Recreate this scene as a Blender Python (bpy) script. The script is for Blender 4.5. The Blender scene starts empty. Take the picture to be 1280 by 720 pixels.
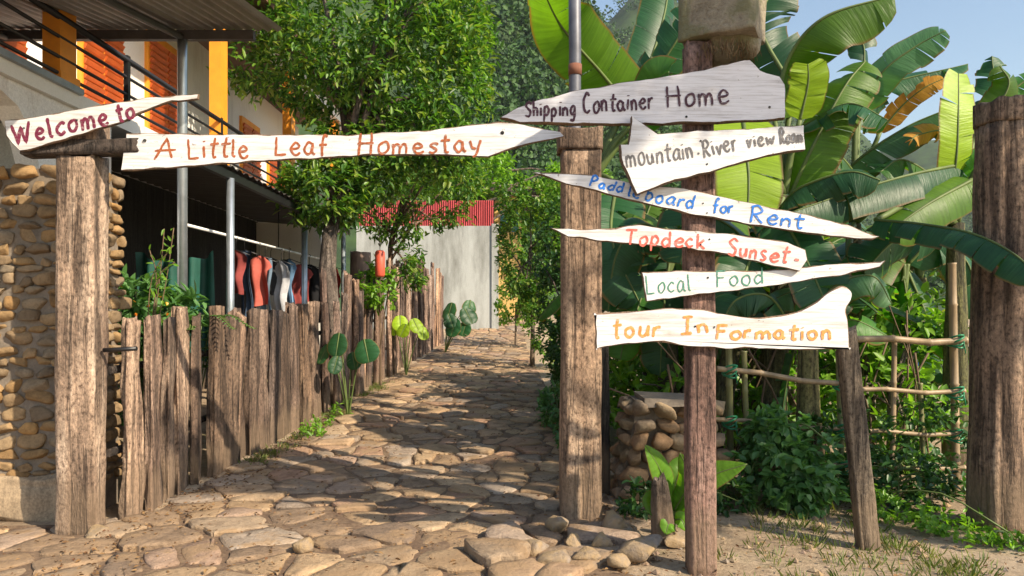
import bpy, math, random
import numpy as np
from mathutils import Vector, Matrix, noise
rnd = random.Random(7)
rng = np.random.default_rng(7)
scene = bpy.context.scene
col = scene.collection
R = math.radians

# ------------------------------------------------------------------ camera, sky, sun, exposure
F, HZ, EYE = 930.0, 388.0, 1.4          # focal length and horizon in pixels of a 1280 wide picture, eye height
cam = bpy.data.cameras.new('camera'); cam_o = bpy.data.objects.new('camera', cam); col.objects.link(cam_o)
cam.sensor_width = 36; cam.lens = F/1280*36; cam.shift_y = (HZ-360)/1280; cam.clip_end = 3000; cam.clip_start = .05
cam_o.location = (0, 0, EYE); cam_o.rotation_euler = (R(90), 0, 0)
scene.camera = cam_o
HAZE = .0002
SUN_AZ, SUN_EL = R(127), R(36)          # azimuth clockwise from +Y (the view direction)
sdir = Vector((math.sin(SUN_AZ)*math.cos(SUN_EL), math.cos(SUN_AZ)*math.cos(SUN_EL), math.sin(SUN_EL)))
world = bpy.data.worlds.new('World'); scene.world = world; world.use_nodes = True
wn = world.node_tree.nodes; bg = wn['Background']
sky = wn.new('ShaderNodeTexSky'); sky.sky_type = 'NISHITA'; sky.sun_disc = False
sky.sun_elevation = SUN_EL; sky.sun_rotation = SUN_AZ; sky.air_density = 1.3; sky.dust_density = 1.2; sky.ozone_density = 1.0
world.node_tree.links.new(sky.outputs[0], bg.inputs[0]); bg.inputs[1].default_value = 0.12
sl = bpy.data.lights.new('sun', 'SUN'); sl.energy = 5.0; sl.angle = R(.6); sl.color = (1, .85, .64)
so = bpy.data.objects.new('sun', sl); col.objects.link(so); so.rotation_euler = sdir.to_track_quat('Z', 'Y').to_euler(); so.location = (8, -6, 9)
vs = scene.view_settings; vs.view_transform = 'Standard'; vs.look = 'None'; vs.exposure = 0.7; vs.gamma = 1
scene.cycles.max_bounces = 6; scene.cycles.transparent_max_bounces = 6

def P(px, py, d):
    return Vector(((px-640)*d/F, d, EYE+(HZ-py)*d/F))
_g = [(-50, 0), (5, 0), (8, .05), (12, .22), (16, .36), (20, .56), (23, 1.0), (27, 1.12), (60, 1.3), (400, 1.5)]
def G(y):
    for (a, ha), (b, hb) in zip(_g, _g[1:]):
        if y <= b: return ha+(hb-ha)*max(0, (y-a))/(b-a)
    return 1.5

# ------------------------------------------------------------------ materials
def nt(name):
    m = bpy.data.materials.new(name); m.use_nodes = True
    n = m.node_tree; return m, n.nodes, n.links, n.nodes['Principled BSDF']
def ramp(nodes, stops):
    r = nodes.new('ShaderNodeValToRGB'); e = r.color_ramp.elements
    while len(e) < len(stops): e.new(.5)
    for el, (p, c) in zip(e, stops):
        el.position = p; el.color = (*c, 1) if len(c) == 3 else c
    return r
def mixc(nodes, links, fac, a, b, mode='MIX'):
    m = nodes.new('ShaderNodeMix'); m.data_type = 'RGBA'; m.blend_type = mode
    for sock, v in ((m.inputs[0], fac), (m.inputs[6], a), (m.inputs[7], b)):
        if isinstance(v, (int, float)): sock.default_value = v
        elif isinstance(v, tuple): sock.default_value = (*v, 1)
        else: links.new(v, sock)
    return m.outputs[2]
def coords(nodes, links, scale=(1, 1, 1), per_object=True, per_island=False):
    tc = nodes.new('ShaderNodeTexCoord'); mp = nodes.new('ShaderNodeMapping'); links.new(tc.outputs['Object'], mp.inputs[0])
    mp.inputs['Scale'].default_value = scale
    if per_object or per_island:
        if per_island:
            g = nodes.new('ShaderNodeNewGeometry'); src = g.outputs['Random Per Island']
        else:
            oi = nodes.new('ShaderNodeObjectInfo'); src = oi.outputs['Random']
        mu = nodes.new('ShaderNodeMath'); mu.operation = 'MULTIPLY'; mu.inputs[1].default_value = 37
        links.new(src, mu.inputs[0]); links.new(mu.outputs[0], mp.inputs['Location'])
    return mp.outputs[0]
def noise_t(nodes, links, vec, scale, detail=6, rough=.6, dist=0):
    n = nodes.new('ShaderNodeTexNoise'); n.inputs['Scale'].default_value = scale; n.inputs['Detail'].default_value = detail
    n.inputs['Roughness'].default_value = rough; n.inputs['Distortion'].default_value = dist
    links.new(vec, n.inputs['Vector']); return n.outputs[0]
def bump(nodes, links, h, bsdf, strength=.5, dist=.01):
    b = nodes.new('ShaderNodeBump'); b.inputs['Strength'].default_value = strength; b.inputs['Distance'].default_value = dist
    links.new(h, b.inputs['Height']); links.new(b.outputs[0], bsdf.inputs['Normal'])
def hue_var(nodes, links, c, src, lo=.6, hi=1.3):
    mr = nodes.new('ShaderNodeMapRange'); links.new(src, mr.inputs[0]); mr.inputs[3].default_value = lo; mr.inputs[4].default_value = hi
    hsv = nodes.new('ShaderNodeHueSaturation'); links.new(mr.outputs[0], hsv.inputs['Value']); links.new(c, hsv.inputs['Color'])
    return hsv.outputs[0]

def wood(name, dark, mid, light, grain=(9, 9, .7), b=.8, crack=(.45, .51), vary=(.75, 1.2)):
    m, n, l, s = nt(name)
    v = coords(n, l, grain)
    a = noise_t(n, l, v, 1.0, 9, .68, .6)
    c = ramp(n, [(.25, dark), (.5, mid), (.75, light)]); l.new(a, c.inputs[0])
    v2 = coords(n, l, (17, 17, 1.1)); k = noise_t(n, l, v2, 1.0, 5, .62, .5)
    kr = ramp(n, [(crack[0]-.06, (.12, .1, .09)), (crack[1], (1, 1, 1))]); l.new(k, kr.inputs[0])
    c2 = mixc(n, l, .75, c.outputs[0], kr.outputs[0], 'MULTIPLY')
    v3 = coords(n, l, (46, 46, 30)); p = noise_t(n, l, v3, 1.0, 5, .72)
    pr = ramp(n, [(.36, (.16, .12, .1)), (.49, (.95, .95, .95)), (.56, (1.1, 1.1, 1.1)), (.66, (1.75, 1.7, 1.65))]); l.new(p, pr.inputs[0])
    c3 = mixc(n, l, .8, c2, pr.outputs[0], 'MULTIPLY')
    v4 = coords(n, l, (3.2, 3.2, 1.5)); w_ = noise_t(n, l, v4, 1.0, 6, .65)
    wr = ramp(n, [(.33, (.42, .38, .37)), (.5, (1, 1, 1)), (.66, (1.5, 1.48, 1.46))]); l.new(w_, wr.inputs[0])
    c3 = mixc(n, l, .85, c3, wr.outputs[0], 'MULTIPLY')
    oi = n.new('ShaderNodeObjectInfo')
    tr = ramp(n, [(0, (1, .9, .82)), (.2, (.55, .54, .57)), (.4, (1.25, 1.08, .86)), (.6, (.72, .64, .62)), (.8, (1.35, 1.25, 1.12)), (1, (.8, .82, .86))]); l.new(oi.outputs['Random'], tr.inputs[0])
    c3 = mixc(n, l, 1.0 if vary[1] > 1.25 else .25, c3, tr.outputs[0], 'MULTIPLY')
    fr_ = n.new('ShaderNodeMath'); fr_.operation = 'FRACT'; m7 = n.new('ShaderNodeMath'); m7.operation = 'MULTIPLY'; m7.inputs[1].default_value = 7.31; l.new(oi.outputs['Random'], m7.inputs[0]); l.new(m7.outputs[0], fr_.inputs[0])
    c4 = hue_var(n, l, c3, fr_.outputs[0], *vary)
    tcz = n.new('ShaderNodeTexCoord'); sz = n.new('ShaderNodeSeparateXYZ'); l.new(tcz.outputs['Object'], sz.inputs[0])
    mz = n.new('ShaderNodeMath'); mz.operation = 'MULTIPLY_ADD'; mz.inputs[1].default_value = -.5; l.new(w_, mz.inputs[0]); l.new(sz.outputs[2], mz.inputs[2])
    zr = ramp(n, [(0, (.55, .55, .55)), (.12, (0, 0, 0))]); zr.color_ramp.elements[0].position = 0; l.new(mz.outputs[0], zr.inputs[0])
    c4 = mixc(n, l, zr.outputs[0], c4, (.2, .14, .09))
    l.new(c4, s.inputs['Base Color']); s.inputs['Roughness'].default_value = .85
    ad = n.new('ShaderNodeMath'); l.new(kr.outputs[0], ad.inputs[0]); l.new(p, ad.inputs[1])
    ad2 = n.new('ShaderNodeMath'); l.new(ad.outputs[0], ad2.inputs[0]); l.new(a, ad2.inputs[1])
    bump(n, l, ad2.outputs[0], s, b, .012)
    return m

def leafm(name, cs, trans=.35, rough=.42, tcol=None, spec=.5):
    m, n, l, s = nt(name)
    g = n.new('ShaderNodeNewGeometry')
    r = ramp(n, [(i/(len(cs)-1), c) for i, c in enumerate(cs)]); l.new(g.outputs['Random Per Island'], r.inputs[0])
    l.new(r.outputs[0], s.inputs['Base Color']); s.inputs['Roughness'].default_value = rough
    s.inputs['Specular IOR Level'].default_value = spec
    t = n.new('ShaderNodeBsdfTranslucent')
    tc = mixc(n, l, 1.0, r.outputs[0], tcol or (1.9, 2.0, .7), 'MULTIPLY'); l.new(tc, t.inputs[0])
    mx = n.new('ShaderNodeMixShader'); mx.inputs[0].default_value = trans
    l.new(s.outputs[0], mx.inputs[1]); l.new(t.outputs[0], mx.inputs[2]); l.new(mx.outputs[0], n['Material Output'].inputs[0])
    return m

def banana_mat(name, c1, c2, trans=.4, tcol=(2.2, 2.6, .45), rough=.42):
    m, n, l, s = nt(name)
    uv = n.new('ShaderNodeUVMap'); sp = n.new('ShaderNodeSeparateXYZ'); l.new(uv.outputs[0], sp.inputs[0])
    mp = n.new('ShaderNodeMapping'); l.new(uv.outputs[0], mp.inputs[0]); mp.inputs['Scale'].default_value = (70, .8, 1)
    a = noise_t(n, l, mp.outputs[0], 1.0, 4, .6)
    tc = n.new('ShaderNodeTexCoord'); b = noise_t(n, l, tc.outputs['Object'], 2.2, 5, .6)
    oi = n.new('ShaderNodeObjectInfo')
    r = ramp(n, [(.3, c1), (.7, c2)]); l.new(b, r.inputs[0])
    st = ramp(n, [(.3, (.72, .72, .72)), (.7, (1.15, 1.15, 1.15))]); l.new(a, st.inputs[0])
    c = mixc(n, l, .8, r.outputs[0], st.outputs[0], 'MULTIPLY')
    # brown dry margin
    ab = n.new('ShaderNodeMath'); ab.operation = 'ABSOLUTE'; l.new(sp.outputs[1], ab.inputs[0])
    ad = n.new('ShaderNodeMath'); l.new(ab.outputs[0], ad.inputs[0]); mu = n.new('ShaderNodeMath'); mu.operation = 'MULTIPLY'; mu.inputs[1].default_value = .25
    l.new(b, mu.inputs[0]); l.new(mu.outputs[0], ad.inputs[1])
    er = ramp(n, [(1.05, (0, 0, 0)), (1.1, (1, 1, 1))]); er.color_ramp.elements[0].position = .93; er.color_ramp.elements[1].position = 1.0
    sc = n.new('ShaderNodeMath'); sc.operation = 'MULTIPLY'; sc.inputs[1].default_value = .9; l.new(ad.outputs[0], sc.inputs[0]); l.new(sc.outputs[0], er.inputs[0])
    c = mixc(n, l, er.outputs[0], c, (.16, .1, .03))
    c = hue_var(n, l, c, oi.outputs['Random'], .75, 1.25)
    l.new(c, s.inputs['Base Color']); s.inputs['Roughness'].default_value = rough; s.inputs['Specular IOR Level'].default_value = .36
    bump(n, l, a, s, .5, .012)
    t = n.new('ShaderNodeBsdfTranslucent'); t2 = mixc(n, l, 1.0, c, tcol, 'MULTIPLY'); l.new(t2, t.inputs[0])
    mx = n.new('ShaderNodeMixShader'); mx.inputs[0].default_value = trans
    l.new(s.outputs[0], mx.inputs[1]); l.new(t.outputs[0], mx.inputs[2]); l.new(mx.outputs[0], n['Material Output'].inputs[0])
    return m

def stone_mat(name, cs, sc=9, b=.6, spots=None):
    m, n, l, s = nt(name)
    g = n.new('ShaderNodeNewGeometry')
    r = ramp(n, [(i/(len(cs)-1), c) for i, c in enumerate(cs)]); l.new(g.outputs['Random Per Island'], r.inputs[0])
    v = coords(n, l, (1, 1, 1), False, True)
    a = noise_t(n, l, v, sc, 10, .68); d = noise_t(n, l, v, sc*6, 6, .7)
    ar = ramp(n, [(.3, (.5, .46, .42)), (.52, (1, 1, 1)), (.75, (1.45, 1.38, 1.3))]); l.new(a, ar.inputs[0])
    c = mixc(n, l, .85, r.outputs[0], ar.outputs[0], 'MULTIPLY')
    dr = ramp(n, [(.32, (.55, .5, .45)), (.5, (1, 1, 1)), (.7, (1.25, 1.22, 1.2))]); l.new(d, dr.inputs[0])
    c = mixc(n, l, .6, c, dr.outputs[0], 'MULTIPLY')
    if spots:
        k = noise_t(n, l, v, sc*.5, 5, .6); kr = ramp(n, [(.5, (0, 0, 0)), (.6, (.9, .9, .9))]); l.new(k, kr.inputs[0])
        c = mixc(n, l, kr.outputs[0], c, spots)
    l.new(c, s.inputs['Base Color']); s.inputs['Roughness'].default_value = .88
    ad = n.new('ShaderNodeMath'); l.new(a, ad.inputs[0]); mu = n.new('ShaderNodeMath'); mu.operation = 'MULTIPLY'; mu.inputs[1].default_value = .35
    l.new(d, mu.inputs[0]); l.new(mu.outputs[0], ad.inputs[1]); bump(n, l, ad.outputs[0], s, b, .03)
    return m

def plain(name, c, rough=.6, metal=0, nz=.25, sc=6, b=.1, spec=.5, stretch=(1, 1, 1)):
    m, n, l, s = nt(name)
    v = coords(n, l, stretch); a = noise_t(n, l, v, sc, 8, .65)
    r = ramp(n, [(.3, tuple(x*(1-nz) for x in c)), (.7, tuple(min(1, x*(1+nz)) for x in c))]); l.new(a, r.inputs[0])
    l.new(r.outputs[0], s.inputs['Base Color']); s.inputs['Roughness'].default_value = rough; s.inputs['Metallic'].default_value = metal
    s.inputs['Specular IOR Level'].default_value = spec
    if b: bump(n, l, a, s, b, .01)
    return m

def stained(name, base, stain, sc=2.5, lo=.5, hi=.68, rough=.9, streak=(1.6, 1.6, .35), grain=.2):
    m, n, l, s = nt(name)
    v = coords(n, l, streak); a = noise_t(n, l, v, sc, 9, .7)
    kr = ramp(n, [(lo, (0, 0, 0)), (hi, (1, 1, 1))]); l.new(a, kr.inputs[0])
    c = mixc(n, l, kr.outputs[0], base, stain)
    v2 = coords(n, l); d = noise_t(n, l, v2, 60, 4, .7); dr = ramp(n, [(.3, (1-grain,)*3), (.7, (1+grain*.5,)*3)]); l.new(d, dr.inputs[0])
    c = mixc(n, l, 1.0, c, dr.outputs[0], 'MULTIPLY')
    l.new(c, s.inputs['Base Color']); s.inputs['Roughness'].default_value = rough
    bump(n, l, d, s, .25, .005)
    return m

M = {}
M['post'] = wood('weathered post timber', (.10, .065, .045), (.275, .195, .14), (.44, .345, .265))
M['post_red'] = wood('reddish pole timber', (.08, .045, .035), (.215, .13, .105), (.34, .235, .2))
M['post_dark'] = wood('brown log timber', (.045, .03, .022), (.235, .16, .11), (.42, .315, .225))
M['sleeper'] = wood('grey brown plank timber', (.055, .04, .033), (.225, .165, .13), (.41, .325, .26), vary=(.5, 1.3))
M['stake'] = wood('pinkish stake timber', (.07, .05, .04), (.28, .2, .165), (.47, .37, .31), vary=(.6, 1.3))
M['grey_post'] = wood('grey stake timber', (.05, .04, .03), (.16, .13, .10), (.27, .225, .17))
M['beam'] = wood('dark beam timber', (.02, .016, .014), (.07, .055, .048), (.15, .12, .1))
M['bark'] = wood('tree bark', (.05, .04, .032), (.15, .12, .10), (.26, .22, .19), (5, 5, 2.0))
M['bare_edge'] = wood('bare board edge', (.05, .03, .02), (.2, .12, .08), (.34, .22, .15))
M['mossy'] = stone_mat('mossy weathered block', [(.30, .26, .19), (.34, .30, .22)], 9, 1.2, (.17, .165, .085))
M['bamboo'] = plain('dry bamboo', (.29, .21, .125), .5, 0, .35, 4, .2, stretch=(4, 4, 1))
M['bamboo_green'] = plain('green grey bamboo', (.17, .17, .07), .5, 0, .4, 4, .2, stretch=(4, 4, 1))
M['tie'] = plain('green plastic tie', (.02, .22, .10), .4)
def board_mat(name, base, grime, amt):
    m, n, l, s = nt(name)
    v = coords(n, l, (1.2, 1.2, 9)); a = noise_t(n, l, v, 2.4, 9, .7, .4); kr = ramp(n, [(.5, (0, 0, 0)), (.78, (amt,)*3)]); l.new(a, kr.inputs[0])
    c = mixc(n, l, kr.outputs[0], base, grime)
    v2 = coords(n, l, (3, 3, 60)); d = noise_t(n, l, v2, 1.6, 4, .6); dr = ramp(n, [(.3, (.72, .7, .68)), (.52, (1, 1, 1))]); l.new(d, dr.inputs[0])
    c = mixc(n, l, 1.0, c, dr.outputs[0], 'MULTIPLY')
    v3 = coords(n, l, (1, 1, 1)); p = noise_t(n, l, v3, 34, 3, .6); pr = ramp(n, [(.27, (.3, .24, .2)), (.33, (1, 1, 1))]); l.new(p, pr.inputs[0])
    c = mixc(n, l, .8, c, pr.outputs[0], 'MULTIPLY')
    l.new(c, s.inputs['Base Color']); s.inputs['Roughness'].default_value = .6
    bump(n, l, d, s, .4, .004); return m
M['board'] = board_mat('white painted board', (.70, .70, .72), (.40, .35, .29), .85)
M['board_shade_tint'] = board_mat('white board with shade tint', (.72, .71, .75), (.33, .3, .3), .85)  # same white paint, cool grey tint of its shade put into the colour
def ink(name, c):
    m, n, l, s = nt(name); v = coords(n, l, (1, 1, 1), False); a = noise_t(n, l, v, 38, 6, .7)
    r = ramp(n, [(.3, tuple(x*.45 for x in c)), (.5, c), (.66, tuple(min(.8, x*1.25+.03) for x in c))]); l.new(a, r.inputs[0])
    v2 = coords(n, l, (9, 9, 60), False); b = noise_t(n, l, v2, 1.5, 5, .7); br = ramp(n, [(.56, (0, 0, 0)), (.72, (.75, .75, .75))]); l.new(b, br.inputs[0])
    cc = mixc(n, l, br.outputs[0], r.outputs[0], (.6, .58, .56)); l.new(cc, s.inputs['Base Color']); s.inputs['Roughness'].default_value = .65
    return m
M['ink_maroon'] = ink('maroon paint', (.16, .012, .045)); M['ink_brown'] = ink('brown orange paint', (.33, .085, .022))
M['ink_purple'] = ink('dark purple paint', (.05, .008, .025)); M['ink_grey'] = ink('charcoal grey paint', (.11, .105, .11))
M['ink_blue'] = ink('blue paint', (.004, .15, .58)); M['ink_red'] = ink('coral red paint', (.72, .12, .085))
M['ink_green'] = ink('sea green paint', (.06, .22, .15)); M['ink_orange'] = ink('orange paint', (.78, .29, .075))
M['ink_black'] = ink('black nail head', (.01, .01, .01))
M['flag'] = stone_mat('flagstone', [(.20, .145, .105), (.33, .225, .135), (.44, .31, .185), (.25, .20, .16), (.50, .36, .22), (.36, .215, .14), (.40, .33, .26)], 7, 1.0, (.31, .205, .115))
M['rubble'] = stone_mat('loose rock', [(.30, .235, .165), (.32, .22, .16), (.27, .235, .2), (.36, .27, .17)], 6, 1.1, (.36, .25, .13))
M['river'] = stone_mat('river cobbles', [(.24, .14, .055), (.29, .19, .09), (.17, .125, .08), (.33, .22, .11), (.22, .18, .13), (.36, .21, .075)], 6, .5)
M['plinth'] = stone_mat('plinth stones', [(.3, .22, .13), (.26, .2, .14), (.34, .21, .11), (.24, .18, .12)], 6, .8)
M['mortar'] = stained('sandy mortar', (.23, .19, .15), (.12, .10, .08), 3, .45, .7, streak=(2, 2, 2))
M['white_wall'] = stained('white render', (.80, .78, .74), (.52, .48, .44), 1.4, .55, .85, grain=.06)
M['cement'] = stained('grey cement wall', (.44, .46, .45), (.2, .205, .19), 1.3, .4, .68, grain=.25)
M['pillar'] = stained('stained white plaster', (.66, .60, .56), (.36, .29, .25), 3.5, .42, .7)
M['orange'] = plain('orange column paint', (.78, .30, .025), .5, 0, .12)
M['shutter'] = plain('orange red shutter paint', (.46, .095, .02), .45, 0, .25)
M['rail'] = plain('black railing paint', (.012, .012, .014), .4)
M['galv'] = plain('galvanised pipe', (.42, .47, .52), .38, .75, .25, 5, .05)
M['roof_metal'] = plain('aged roof sheet', (.27, .24, .225), .5, .5, .3, 4, .1, stretch=(3, .4, 3))
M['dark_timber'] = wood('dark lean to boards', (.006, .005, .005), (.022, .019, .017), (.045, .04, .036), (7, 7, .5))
M['dark'] = plain('dark interior', (.02, .019, .018), .9)
M['tarp_green'] = plain('green net cloth', (.008, .075, .055), .6, 0, .4, 3)
M['tarp_blue'] = plain('blue sheet', (.1, .22, .55), .5, 0, .35, 4)
M['red_sheet'] = plain('red corrugated sheet', (.42, .055, .06), .5, 0, .3, 3, .1, stretch=(4, 4, .5))
M['teal'] = plain('teal wall paint', (.03, .12, .14), .6)
M['yellow'] = plain('ochre wall paint', (.55, .36, .12), .7, 0, .2)
M['road'] = plain('pale concrete', (.34, .34, .34), .9, 0, .25, 3, .3)
M['lantern'] = plain('faded red tube', (.62, .10, .055), .5, 0, .2)
for k, c in dict(coral=(.42, .10, .075), denim=(.05, .075, .12), paleblue=(.2, .28, .37), white=(.62, .63, .66), skyblue=(.16, .29, .46), brick=(.3, .065, .06), black=(.012, .012, .014), charcoal=(.05, .05, .055), red=(.6, .07, .05)).items():
    M['cloth_'+k] = plain(k+' cloth', c, .85, 0, .2, 8, .1, .2)
M['mango'] = leafm('glossy tree leaf', [(.03, .085, .014), (.055, .15, .02), (.095, .22, .026), (.15, .29, .035), (.22, .28, .05), (.05, .13, .02), (.035, .09, .016)], .36)
M['bright'] = leafm('yellow green leaf', [(.09, .2, .015), (.14, .3, .025), (.2, .36, .04), (.1, .23, .02)], .4)
M['dark_leaf'] = leafm('dark shrub leaf', [(.018, .06, .014), (.035, .1, .022), (.06, .15, .028)], .25)
M['bush'] = leafm('nettle green leaf', [(.06, .15, .045), (.09, .21, .065), (.13, .27, .085)], .3)
M['lime'] = leafm('lime green leaf', [(.11, .26, .025), (.16, .34, .03)], .45)
M['grass'] = leafm('grass blade', [(.07, .12, .02), (.12, .17, .03), (.2, .19, .06)], .3)
M['litter'] = leafm('dry fallen leaf', [(.10, .05, .025), (.2, .115, .05), (.30, .19, .09), (.14, .06, .03)], .1, .8, (1, .8, .5), .2)
M['dry'] = leafm('dry brown frond', [(.13, .085, .04), (.22, .15, .08), (.08, .05, .03)], .15, .8, (1, .8, .5), .2)
M['forest'] = leafm('hillside canopy', [(.016, .05, .016), (.028, .08, .02), (.045, .11, .025), (.065, .145, .03)], .2, .7)
M['flower'] = leafm('small orange flower', [(.8, .2, .02), (.75, .35, .03)], .2)
M['stem'] = plain('green stem', (.09, .13, .03), .6, 0, .3)
M['twig'] = plain('brown twig', (.13, .085, .05), .8, 0, .3)
M['pseudo'] = wood('banana stem sheath', (.03, .025, .01), (.10, .10, .035), (.24, .2, .1), (7, 7, .5))
M['b_green'] = banana_mat('banana leaf', (.035, .12, .02), (.07, .19, .03), .35)
M['b_dark'] = banana_mat('deep green banana leaf', (.014, .065, .024), (.03, .105, .035), .2)
M['b_grey'] = banana_mat('silvery banana leaf', (.055, .14, .065), (.1, .2, .09), .28, rough=.36)
M['b_lime'] = banana_mat('lime leaf with sun glow in colour', (.28, .46, .012), (.36, .54, .03), .38, (1.5, 1.6, .3))  # glow of sun through the leaf put into a brighter base colour
M['b_olive'] = banana_mat('olive banana leaf', (.06, .14, .012), (.115, .225, .018), .42, (2.0, 2.1, .4))
M['b_dry'] = banana_mat('yellowed banana leaf', (.5, .22, .03), (.66, .36, .05), .35, (1.4, 1.1, .6), .7)

M['young'] = banana_mat('young broad leaf', (.10, .24, .02), (.17, .36, .035), .42, (1.9, 2.0, .4))
# ground: sandy dirt with grassy stains
m, n, l, s = nt('sandy dirt'); v = coords(n, l, (1, 1, 1), False)
a = noise_t(n, l, v, 1.1, 10, .7); b_ = noise_t(n, l, v, 26, 8, .75); k_ = noise_t(n, l, v, 2.6, 6, .6)
r = ramp(n, [(.3, (.20, .14, .09)), (.5, (.36, .27, .18)), (.7, (.50, .40, .29))]); l.new(a, r.inputs[0])
r2 = ramp(n, [(.3, (.55, .5, .46)), (.5, (1, 1, 1)), (.72, (1.35, 1.3, 1.25))]); l.new(b_, r2.inputs[0])
c = mixc(n, l, .9, r.outputs[0], r2.outputs[0], 'MULTIPLY')
r3 = ramp(n, [(.55, (0, 0, 0)), (.72, (.6, .6, .6))]); l.new(k_, r3.inputs[0]); c = mixc(n, l, r3.outputs[0], c, (.13, .13, .045))
l.new(c, s.inputs['Base Color']); s.inputs['Roughness'].default_value = .95; bump(n, l, b_, s, .8, .03); M['dirt'] = m
m, n, l, s = nt('wooded hillside soil'); v = coords(n, l, (1, 1, 1), False); a = noise_t(n, l, v, .15, 8, .7)
r = ramp(n, [(.35, (.012, .03, .01)), (.65, (.04, .08, .02))]); l.new(a, r.inputs[0]); l.new(r.outputs[0], s.inputs['Base Color']); s.inputs['Roughness'].default_value = .95; M['hill'] = m

# ------------------------------------------------------------------ builders
def root_loc(o):
    v = Vector((0, 0, 0))
    while o is not None: v = v+o.location; o = o.parent
    return v
def link(name, me, parent=None, loc=None):
    o = bpy.data.objects.new(name, me); col.objects.link(o)
    if parent: o.parent = parent
    elif loc is not None: o.location = loc
    return o
def tag(o, label, cat, group=None, kind=None):
    if label: o['label'] = label
    if cat: o['category'] = cat
    if group: o['group'] = group
    if kind: o['kind'] = kind
    return o
def thing(name, loc, label, cat, group=None):
    o = bpy.data.objects.new(name, None); col.objects.link(o); o.location = loc; o.empty_display_size = .1
    return tag(o, label, cat, group)

class MB:
    def __init__(s): s.v = []; s.f = []; s.m = []; s.uv = None; s.smooth = []
    def face(s, idx, m=0, sm=False): s.f.append(tuple(idx)); s.m.append(m); s.smooth.append(sm)
    def add(s, vs, fs, m=0, sm=False):
        o = len(s.v); s.v += [Vector(p) for p in vs]
        for f in fs: s.face([i+o for i in f], m, sm)
    def box(s, c, d, rot=None, m=0, jit=0):
        x, y, z = d[0]/2, d[1]/2, d[2]/2
        ps = [Vector((a*x, b*y, e*z)) for a in (-1, 1) for b in (-1, 1) for e in (-1, 1)]
        if jit: ps = [p+Vector([rnd.uniform(-jit, jit) for _ in range(3)]) for p in ps]
        if rot: ps = [rot @ p for p in ps]
        s.add([p+Vector(c) for p in ps], [(0, 1, 3, 2), (4, 6, 7, 5), (0, 4, 5, 1), (2, 3, 7, 6), (0, 2, 6, 4), (1, 5, 7, 3)], m)
    def tube(s, pts, r, n=8, m=0, caps=True, sm=True, wob=0):
        pts = [Vector(p) for p in pts]; k = len(pts)
        rs = r if isinstance(r, (list, tuple)) else [r]*k
        o = len(s.v); ref = None
        for i, p in enumerate(pts):
            t = (pts[min(i+1, k-1)]-pts[max(i-1, 0)]).normalized()
            if ref is None: ref = Vector((0, 1, 0)) if abs(t.y) < .8 else Vector((1, 0, 0))
            u = (ref-t*ref.dot(t)).normalized(); w = t.cross(u); ref = u
            for j in range(n):
                a = 2*math.pi*j/n
                rr = rs[i]*(1+(wob*noise.noise(Vector((math.cos(a)*1.3+p.x*3, math.sin(a)*1.3+p.y*3, p.z*2.5))) if wob else 0))
                s.v.append(p+(u*math.cos(a)+w*math.sin(a))*rr)
        for i in range(k-1):
            for j in range(n):
                a, b = o+i*n+j, o+i*n+(j+1) % n; s.face((a, b, b+n, a+n), m, sm)
        if caps:
            s.face([o+j for j in range(n)][::-1], m); s.face([o+(k-1)*n+j for j in range(n)], m)
    def build(s, name, mats, parent=None, loc=None):
        org = root_loc(parent) if parent else Vector(loc or (0, 0, 0))
        me = bpy.data.meshes.new(name); me.from_pydata([tuple(p-org) for p in s.v], [], s.f)
        for mt in (mats if isinstance(mats, (list, tuple)) else [mats]): me.materials.append(mt)
        me.polygons.foreach_set('material_index', s.m); me.polygons.foreach_set('use_smooth', s.smooth)
        if s.uv:
            ul = me.uv_layers.new(name='UVMap')
            for p in me.polygons:
                for li, vi in zip(p.loop_indices, p.vertices): ul.data[li].uv = s.uv[vi]
        me.update(); return link(name, me, parent, org if not parent else None)

class Leaves:
    """many small folded leaves in one mesh"""
    def __init__(s): s.P = []; s.D = []; s.N = []; s.L = []; s.W = []
    def add(s, p, d, nrm, L, W): s.P.append(p); s.D.append(d); s.N.append(nrm); s.L.append(L); s.W.append(W)
    def build(s, name, mat, parent=None, loc=None, fold=.18, droop=.12):
        org = np.array(root_loc(parent) if parent else Vector(loc or (0, 0, 0)))
        p = np.array(s.P, float)-org; d = np.array(s.D, float); nn = np.array(s.N, float); L = np.array(s.L)[:, None]; W = np.array(s.W)[:, None]
        d /= np.linalg.norm(d, axis=1, keepdims=True)+1e-9
        sd = np.cross(d, nn); sd /= np.linalg.norm(sd, axis=1, keepdims=True)+1e-9
        nn = np.cross(sd, d)
        b = p; l1 = p+d*L*.3+sd*W*.5+nn*W*fold; l2 = p+d*L*.68+sd*W*.4+nn*(W*fold-L*droop*.4); tp = p+d*L-nn*L*droop
        r1 = p+d*L*.3-sd*W*.5+nn*W*fold; r2 = p+d*L*.68-sd*W*.4+nn*(W*fold-L*droop*.4)
        v = np.stack([b, l1, l2, tp, r2, r1], 1).reshape(-1, 3); k = len(p)
        q = (np.arange(k)[:, None, None]*6+np.array([[0, 3, 2, 1], [0, 5, 4, 3]])[None]).reshape(-1)
        me = bpy.data.meshes.new(name); me.vertices.add(len(v)); me.vertices.foreach_set('co', v.astype(np.float32).ravel())
        me.loops.add(len(q)); me.loops.foreach_set('vertex_index', q.astype(np.int32))
        me.polygons.add(k*2); me.polygons.foreach_set('loop_start', np.arange(k*2, dtype=np.int32)*4)
        me.update(calc_edges=True); me.validate(); me.materials.append(mat)
        return link(name, me, parent, Vector(org) if not parent else None)

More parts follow.
